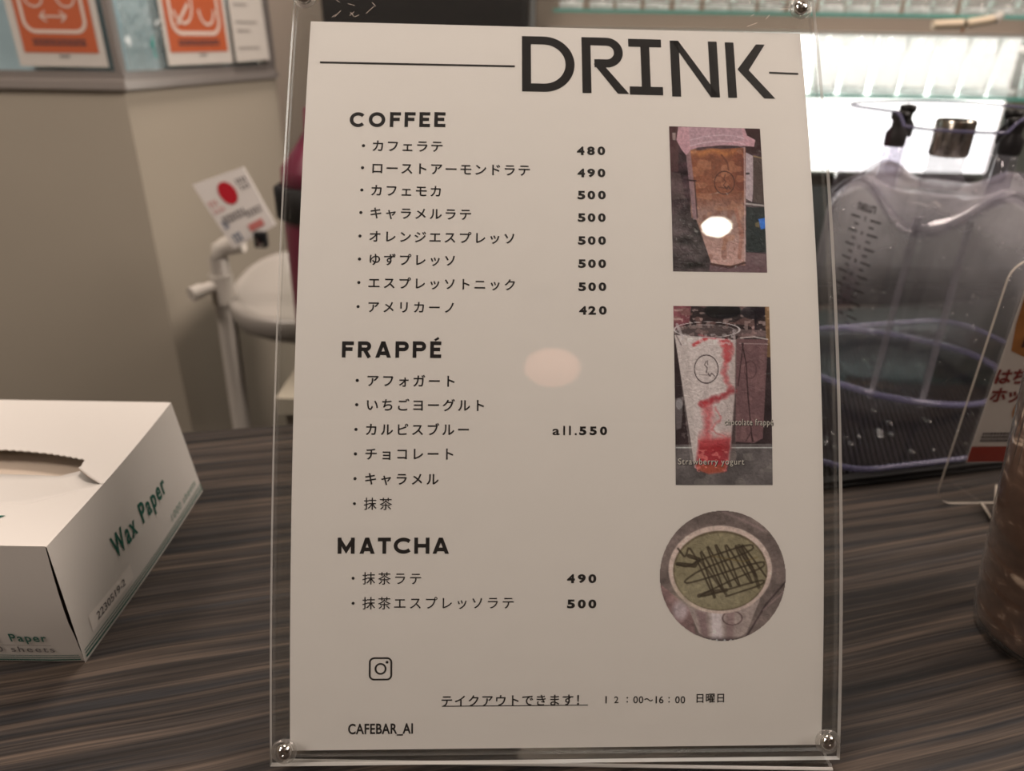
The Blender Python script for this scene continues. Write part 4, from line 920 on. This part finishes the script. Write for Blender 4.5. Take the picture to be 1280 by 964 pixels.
# ------------------------------------------------------------------ the three printed photographs (ink colour per grid point)
class Paint:
    """small raster painter in local print coordinates; colours are 0..255 as printed"""
    def __init__(s, X, Y, base): s.X, s.Y = X, Y; s.C = np.zeros(X.shape + (3,)); s.C[:] = base; s.r = np.random.RandomState(4)
    def put(s, m, col, a=1.0): m = (np.clip(m, 0, 1) * a)[..., None]; s.C = s.C * (1 - m) + np.array(col, float) * m
    def ell(s, cx, cy, rx, ry, col, a=1, soft=4): d = (1 - np.hypot((s.X - cx) / rx, (s.Y - cy) / ry)) * min(rx, ry); s.put(d / soft + .5, col, a)
    def ring(s, cx, cy, rx, ry, w, col, a=1, a0=0, a1=360, soft=2):
        ang = np.degrees(np.arctan2((s.Y - cy) / ry, (s.X - cx) / rx)) % 360
        d = w / 2 - np.abs(np.hypot((s.X - cx) / rx, (s.Y - cy) / ry) - 1) * (rx + ry) / 2
        s.put((d / soft + .5) * ((ang >= a0) & (ang <= a1)), col, a)
    def poly(s, pts, col, a=1, soft=3):
        ins = np.zeros(s.X.shape, bool); dm = np.full(s.X.shape, 1e9); n = len(pts)
        for i in range(n):
            (x0, y0), (x1, y1) = pts[i], pts[(i + 1) % n]
            c = ((y0 > s.Y) != (y1 > s.Y)) & (s.X < (x1 - x0) * (s.Y - y0) / ((y1 - y0) or 1e-9) + x0); ins ^= c
            dm = np.minimum(dm, s.dist(x0, y0, x1, y1))
        s.put(np.where(ins, dm, -dm) / soft + .5, col, a)
    def dist(s, x0, y0, x1, y1):
        dx, dy = x1 - x0, y1 - y0; t = np.clip(((s.X - x0) * dx + (s.Y - y0) * dy) / max(1e-9, dx * dx + dy * dy), 0, 1)
        return np.hypot(s.X - x0 - dx * t, s.Y - y0 - dy * t)
    def line(s, pts, w, col, a=1, soft=3, rnd_=0):
        for _ in range(rnd_):
            q = [pts[0]]
            for (x0, y0), (x1, y1) in zip(pts, pts[1:]): q += [(x0 * .8 + x1 * .2, y0 * .8 + y1 * .2), (x0 * .2 + x1 * .8, y0 * .2 + y1 * .8)]
            pts = q + [pts[-1]]
        d = np.full(s.X.shape, 1e9)
        for p, q in zip(pts, pts[1:]): d = np.minimum(d, s.dist(*p, *q))
        s.put((w / 2 - d) / soft + .5, col, a)
    def noise(s, sx, sy):
        gx, gy = s.X / sx, s.Y / sy; R = s.r.rand(400, 400); x0 = np.floor(gx).astype(int) % 399; y0 = np.floor(gy).astype(int) % 399
        fx, fy = gx - np.floor(gx), gy - np.floor(gy); fx = fx * fx * (3 - 2 * fx); fy = fy * fy * (3 - 2 * fy)
        return (R[y0, x0] * (1 - fx) + R[y0, x0 + 1] * fx) * (1 - fy) + (R[y0 + 1, x0] * (1 - fx) + R[y0 + 1, x0 + 1] * fx) * fy
    def mottle(s, amp, sx, sy): s.C *= (1 + amp * (s.noise(sx, sy) + .5 * s.noise(sx / 2.3, sy / 2.3) - .75))[..., None]
def print_mesh(name, quad_mm, quad_px, paint, nx, ny, white, parent, mask=None):
    s = np.linspace(0, 1, nx + 1); tt = np.linspace(0, 1, ny + 1); Sg, Tg = np.meshgrid(s, tt)
    def bil(q): q = np.array(q, float); return [(q[0][k] * (1 - Sg) + q[1][k] * Sg) * (1 - Tg) + (q[3][k] * (1 - Sg) + q[2][k] * Sg) * Tg for k in (0, 1)]
    U, V = bil(quad_mm); X, Y = bil(quad_px)
    C = np.clip(paint(X, Y), 0, 255) / 255; lin = np.where(C <= .04045, C / 12.92, ((C + .055) / 1.055) ** 2.4)
    wl = np.array([srgb(*white)[:3]]); A_ = np.clip(lin / wl * .78, 0, .85)
    vs = [S3(u / 1000, v / 1000, .00004) for u, v in zip(U.ravel(), V.ravel())]
    W_ = nx + 1
    fs = [(j * W_ + i, (j + 1) * W_ + i, (j + 1) * W_ + i + 1, j * W_ + i + 1) for j in range(ny) for i in range(nx) if mask is None or mask((i + .5) / nx, (j + .5) / ny)]
    o = mesh_obj(name, vs, fs, M['photo'], parent)
    at = o.data.color_attributes.new('ink', 'FLOAT_COLOR', 'POINT')
    col = np.ones((len(vs), 4), np.float32); col[:, :3] = A_.reshape(-1, 3); at.data.foreach_set('color', col.ravel())
    return o
def logo(p, cx, cy, rx, ry, dark):
    p.ring(cx, cy, rx, ry, 5, dark, .85)
    p.line([(cx, cy - ry * .55), (cx - rx * .15, cy - ry * .3), (cx + rx * .08, cy - ry * .1), (cx, cy + ry * .25)], 5, dark, .7)
    p.line([(cx + rx * .12, cy - ry * .6), (cx + rx * .1, cy - ry * .3)], 4, dark, .7)
    p.line([(cx - rx * .6, cy + ry * .42), (cx + rx * .15, cy + ry * .42)], 3, dark, .6); p.line([(cx + rx * .15, cy + ry * .3), (cx + rx * .3, cy + ry * .5), (cx + rx * .45, cy + ry * .3), (cx + rx * .7, cy + ry * .5)], 5, dark, .7)
def paint_latte(X, Y):
    p = Paint(X, Y, (62, 44, 46)); p.put((Y - 450) / 120, (58, 50, 48), .8); p.mottle(.9, 60, 40)
    p.poly([(150, 70), (200, 70), (200, 320), (158, 320)], (78, 52, 50), .8); p.poly([(160, 320), (210, 330), (235, 460), (165, 470)], (95, 78, 72), .5)
    p.poly([(550, 80), (640, 80), (645, 230), (560, 220)], (52, 32, 32), .9)
    p.poly([(550, 215), (590, 235), (596, 350), (585, 480), (550, 460)], (165, 142, 140), .95); p.line([(556, 330), (568, 330)], 9, (40, 35, 35))
    p.poly([(590, 240), (640, 250), (650, 490), (590, 480)], (72, 58, 52), .9); p.line([(592, 236), (640, 248)], 7, (140, 115, 80), .8); p.line([(550, 488), (660, 500)], 10, (175, 160, 150), .8)
    p.poly([(555, 505), (665, 510), (665, 740), (555, 735)], (30, 36, 36), .95); p.poly([(618, 568), (660, 560), (662, 615), (630, 622)], (50, 98, 170)); p.poly([(600, 590), (622, 580), (625, 612), (605, 610)], (110, 90, 60), .8)
    p.poly([(370, 740), (670, 738), (670, 850), (360, 850)], (104, 78, 78), .9); p.line([(560, 735), (670, 745)], 5, (30, 28, 30), .8)
    p.poly([(240, 210), (552, 190), (550, 560), (548, 790), (470, 812), (372, 795), (350, 640), (290, 570)], (122, 72, 52))
    m = (X > 245 + (Y - 200) * .06) & (X < 551) & (Y > 195) & (Y < 805) & (X > np.where(Y > 560, 290 + (Y - 560) * .35, 0))
    def grad(y0, y1, col, a=1): p.put(np.clip((Y - y0) / (y1 - y0), 0, 1) * m, col, a)
    grad(430, 540, (138, 104, 92)); grad(600, 760, (172, 132, 120)); 
    p.put((1 - np.abs(Y - 215 - 10 * np.sin(X / 22)) / 26) * m, (168, 104, 62), .9); p.put(np.clip((X - 470) / 60, 0, 1) * m * (Y < 420), (92, 44, 36), .6); p.put((p.noise(26, 40) > .62) * m, (100, 58, 44), .35); p.put((p.noise(40, 30) > .68) * m, (190, 130, 95), .3)
    p.line([(425, 230), (455, 270), (462, 310)], 9, (84, 48, 40), .7)
    p.line([(545, 190), (548, 790)], 7, (170, 140, 132), .8); p.line([(500, 520), (530, 640), (520, 760)], 20, (148, 92, 74), .5); p.line([(372, 798), (470, 815), (548, 792)], 12, (60, 38, 34), .8)
    p.poly([(236, 200), (262, 200), (300, 570), (276, 570)], (128, 98, 98), .9); p.line([(250, 365), (290, 368)], 8, (50, 34, 34)); p.line([(284, 370), (298, 560)], 7, (60, 42, 42), .8)
    p.poly([(200, 78), (545, 80), (560, 125), (603, 150), (596, 186), (540, 182), (420, 178), (300, 190), (262, 205), (240, 232), (215, 200), (190, 150)], (172, 128, 130)); p.poly([(255, 80), (530, 84), (545, 150), (400, 172), (262, 185)], (158, 124, 126), .9)
    for k, (yy, c) in enumerate(((128, 190), (146, 150), (160, 196), (178, 150))): p.line([(262, yy + 22), (330, yy + 4), (420, yy - 6), (500, yy), (548, yy + 14)], 5, (c, c - 30, c - 28), .6)
    p.poly([(150, 80), (186, 80), (186, 200), (158, 180)], (70, 44, 44), .9); p.poly([(168, 110), (186, 110), (186, 150), (170, 150)], (160, 138, 128), .7)
    p.ring(440, 378, 52, 60, 5, (58, 34, 32), .9); p.line([(445, 335), (436, 360), (448, 372), (434, 392), (444, 402)], 4, (60, 36, 34), .8); p.line([(410, 402), (440, 406)], 4, (60, 36, 34), .7); p.line([(442, 398), (452, 412), (460, 396), (470, 410)], 7, (56, 34, 32), .75)
    p.mottle(.16, 9, 9); return p.C
def paint_frappe(X, Y):
    p = Paint(X, Y, (48, 37, 36)); p.poly([(80, 40), (170, 40), (160, 130), (85, 170)], (112, 62, 64), .9); p.put((p.noise(34, 22) > .66) * (Y < 205), (120, 86, 78), .6); p.put((p.noise(18, 14) > .75) * (Y < 230), (160, 130, 120), .6)
    p.ell(320, 72, 90, 40, (22, 20, 22), .9); p.line([(262, 70), (385, 72)], 40, (20, 17, 18)); p.ell(470, 80, 60, 34, (30, 24, 28), .8); p.line([(478, 80), (480, 170)], 12, (24, 20, 24), .8)
    p.poly([(525, 50), (550, 52), (556, 300), (530, 300)], (150, 110, 70), .6); p.poly([(380, 160), (530, 170), (530, 200), (380, 195)], (120, 96, 90), .6)
    p.poly([(80, 720), (570, 715), (570, 920), (80, 920)], (84, 74, 70)); p.mottle(.35, 70, 90); p.poly([(90, 500), (130, 490), (120, 640), (95, 650)], (104, 92, 88), .7); p.ell(110, 525, 16, 26, (150, 140, 135), .6)
    p.line([(95, 734), (560, 734)], 5, (176, 168, 158), .9); p.put((p.noise(50, 60) > .7) * (Y > 760), (120, 108, 98), .35)
    p.poly([(385, 212), (537, 212), (512, 690), (470, 712), (380, 705)], (98, 70, 68)); p.put((p.noise(30, 50) > .6) * (X > 385) * (X < 520) * (Y > 240) * (Y < 700), (116, 84, 80), .5)
    p.line([(405, 205), (470, 200), (535, 212)], 6, (190, 170, 160), .8); p.line([(400, 232), (535, 236)], 5, (150, 124, 118), .7)
    p.line([(412, 232), (432, 330), (440, 480), (455, 640), (462, 705)], 5, (44, 30, 30), .9); p.line([(418, 232), (405, 340), (392, 440)], 5, (50, 34, 34), .8); p.line([(430, 705), (455, 660), (468, 705)], 4, (50, 34, 34), .7); p.ring(452, 360, 28, 42, 4, (60, 40, 40), .6)
    p.poly([(88, 190), (382, 215), (378, 470), (352, 800), (330, 848), (255, 858), (185, 830), (165, 700), (130, 470)], (178, 158, 148)); p.put((p.noise(40, 50) > .62) * (X < 370) * (Y > 240) * (Y < 700) * (X > 110 + (Y - 200) * .1), (160, 140, 132), .4)
    p.put((X < 150 + (Y - 200) * .08) * (X > 92 + (Y - 190) * .12) * (Y > 200) * (Y < 800), (158, 140, 130), .35)
    R1, R2 = (166, 52, 54), (136, 38, 42)
    X0_, Y0_ = p.X.copy(), p.Y.copy(); p.X = X0_ + 16 * (p.noise(22, 22) - .5); p.Y = Y0_ + 16 * (p.noise(20, 20) - .5)
    p.line([(322, 232), (350, 245), (345, 275), (340, 300)], 40, R1, .85, 18); p.line([(345, 305), (330, 345), (324, 390), (340, 420), (350, 450)], 22, R1, .6, 16, 2); p.line([(364, 462), (335, 484), (285, 500), (250, 516), (220, 522)], 26, R2, .85, 18)
    p.line([(238, 530), (252, 580), (248, 640), (236, 700)], 42, R1, .62, 34); p.line([(285, 540), (306, 585), (288, 620), (272, 650), (335, 690)], 9, R1, .5, 10); p.X, p.Y = X0_, Y0_
    p.poly([(205, 700), (360, 685), (350, 790), (335, 845), (255, 856), (190, 828)], R2, .92, 18); p.line([(225, 735), (345, 735)], 26, (130, 34, 36), .7, 20); p.poly([(190, 815), (340, 815), (325, 850), (250, 858), (200, 840)], (140, 70, 52), .9, 8); p.put((p.noise(16, 12) > .66) * (Y > 745) * (Y < 850) * (X > 195) * (X < 345), (196, 110, 100), .6)
    p.line([(180, 240), (210, 222), (240, 208)], 16, R1, .85, 10); p.line([(205, 190), (260, 205), (310, 212)], 9, (196, 70, 76), .6, 8); p.put((p.noise(14, 10) > .62) * (Y > 185) * (Y < 240) * (X > 110) * (X < 370), (205, 188, 178), .5)
    p.ell(244, 172, 148, 34, (110, 92, 86), .45, 10); p.put(np.clip((X - 300) / 90, 0, 1) * (X < 384) * (Y > 200) * (Y < 800), (120, 98, 90), .35)
    p.put(np.exp(-((Y - 700 - 14 * np.sin(X / 30)) / 26) ** 2) * (X > 200) * (X < 360), (176, 84, 80), .45); p.put((p.noise(9, 9) > .7) * (Y > 240) * (Y < 690) * (X > 120) * (X < 370), (150, 130, 122), .25)
    p.ring(244, 165, 157, 38, 6, (188, 170, 162), .85); p.ring(240, 172, 142, 30, 4, (150, 134, 128), .7); p.line([(100, 140), (128, 208)], 14, (170, 152, 146), .7); p.line([(372, 170), (378, 235)], 12, (160, 140, 134), .7); p.line([(90, 180), (120, 240)], 6, (110, 92, 88), .8)
    p.line([(384, 215), (378, 470), (352, 800)], 5, (120, 100, 94), .8); logo(p, 240, 357, 57, 68, (48, 36, 36)); p.mottle(.12, 8, 8); return p.C
def paint_matcha(X, Y):
    p = Paint(X, Y, (94, 78, 72)); p.poly([(60, 300), (180, 400), (200, 520), (60, 520)], (112, 84, 80), .9); p.poly([(290, 40), (420, 90), (520, 200), (520, 40)], (66, 48, 48), .8); p.line([(290, 55), (350, 80), (430, 120)], 8, (120, 96, 92), .5); p.line([(510, 300), (440, 380), (380, 480), (350, 520)], 6, (50, 38, 38), .8); p.line([(520, 320), (430, 400)], 5, (140, 110, 106), .5); p.mottle(.3, 60, 40)
    p.ell(140, 400, 26, 34, (152, 132, 130), .8, 18)
    p.poly([(150, 350), (420, 360), (372, 480), (330, 505), (245, 505), (205, 480)], (132, 112, 104)); p.poly([(245, 400), (285, 405), (290, 505), (250, 505)], (176, 156, 152), .8, 14); p.poly([(195, 400), (230, 410), (240, 500), (215, 490)], (104, 80, 78), .8, 12); p.poly([(300, 405), (330, 405), (325, 505), (300, 505)], (112, 88, 84), .8, 10); p.ring(322, 428, 34, 24, 5, (80, 60, 58), .8, 1)
    p.ell(280, 258, 181, 154, (164, 138, 126)); p.ell(280, 262, 165, 140, (84, 70, 54)); p.ell(280, 264, 160, 134, (110, 96, 74)); p.ell(250, 330, 120, 60, (120, 106, 84), .6, 30); p.mottle(.12, 20, 20)
    D = (46, 36, 28)
    zig = [(140, 195), (150, 225), (180, 180), (272, 385), (200, 165), (302, 358), (222, 150), (330, 350), (250, 145), (358, 345), (285, 148), (405, 335), (320, 155), (418, 310), (345, 160), (432, 280)]
    p.line([(x + (8 if i % 2 else -8), 262 + (y - 262) * 1.16) for i, (x, y) in enumerate(zig) for _ in (0,)], 6.5, D, .8, 4, 2)
    p.line([(128, 240), (165, 250), (205, 225), (390, 165), (398, 190), (210, 258), (150, 300), (170, 308), (430, 225), (436, 248), (340, 285), (205, 350), (225, 352), (435, 290), (430, 310), (300, 352)], 6, D, .8, 4, 2); p.line([(130, 238), (190, 245), (205, 222), (170, 210)], 14, D, .8); p.line([(205, 350), (240, 338), (300, 330)], 14, D, .7); p.line([(345, 175), (395, 260), (415, 320)], 13, D, .6); p.line([(205, 222), (300, 345)], 9, D, .6); p.line([(250, 210), (360, 230), (410, 215)], 4, (90, 70, 40), .6)
    p.put((Y - 490) / 16, (40, 30, 30), .75)
    for x in (240, 262, 290, 312, 338): p.line([(x, 515), (x + 6, 504), (x + 12, 515)], 3.5, (190, 184, 178), .8)
    p.mottle(.12, 8, 8); return p.C
print_mesh('latte_photo', P1, [(152, 75), (628, 88), (666, 842), (173, 835)], paint_latte, 150, 230, (196, 182, 170), t)
o = print_mesh('frappe_photo', P2, [(83, 48), (545, 52), (562, 912), (95, 912)], paint_frappe, 150, 270, (184, 169, 157), t)
print_mesh('matcha_photo', P3, [(69, 52), (509, 52), (509, 508), (69, 508)], paint_matcha, 180, 186, (166, 152, 143), t, mask=lambda a, b: (a - .5) ** 2 + (b - .5) ** 2 < .25)
g = G()
for dd, ww in ((.22, .03),): text_box(g, 'chocolate frappé', T2a[0] + dd, T2a[1] - .6 - dd, T2a[2] + .6 + dd, T2a[3] + 2.6 - dd, page(.00006), ww, 1.15); text_box(g, 'Strawberry yogurt', T2b[0] + dd, T2b[1] - .8 - dd, T2b[2] + dd, T2b[3] + 2.3 - dd, page(.00006), ww, 1.15)
g.obj('caption_shadow', M['ink'], t)
g = G(); text_box(g, 'chocolate frappé', T2a[0], T2a[1] - .6, T2a[2] + .6, T2a[3] + 2.6, page(.00008), .005, 1.15); text_box(g, 'Strawberry yogurt', T2b[0], T2b[1] - .8, T2b[2], T2b[3] + 2.3, page(.00008), .005, 1.15); g.obj('caption_lettering', M['photo_label'], t)

# ------------------------------------------------------------------ pendant lamps of the room (behind the viewer, mirrored in the stand)
for nm, c, r, mt, lab in (('bulb', (.589, -.559, 1.382), .032, 'bulb', 'bare white pendant bulb hanging behind the viewer'), ('shade', (.256, -1.244, 1.278), .085, 'bulb_pink', 'dim pink globe lamp hanging further behind the viewer')):
    t = thing('pendant_lamp', lab, 'lamp', (c[0], c[1], CEIL))
    Tp = lambda p, c=c: p + Vector(c)
    G().lathe([(.001, -r)] + [(r * math.cos(a * PI / 16 - PI / 2 + PI / 16), r * math.sin(a * PI / 16 - PI / 2 + PI / 16)) for a in range(14)] + [(.02, r * .98)], 28, Tp).obj('globe', M[mt], t, smooth=True)
    G().lathe([(.022, r * .9), (.022, r + .04), (.006, r + .05), (.001, r + .05)], 20, Tp).obj('socket', M['black'], t)
    G().tube([(c[0], c[1], c[2] + r + .05), (c[0], c[1], CEIL - .01)], .003).obj('cord', M['black'], t)
    G().lathe([(.001, CEIL - .02 - c[2]), (.04, CEIL - .02 - c[2]), (.05, CEIL - c[2] - .0005), (.001, CEIL - c[2] - .0005)], 24, Tp).obj('ceiling_rose', M['black'], t)
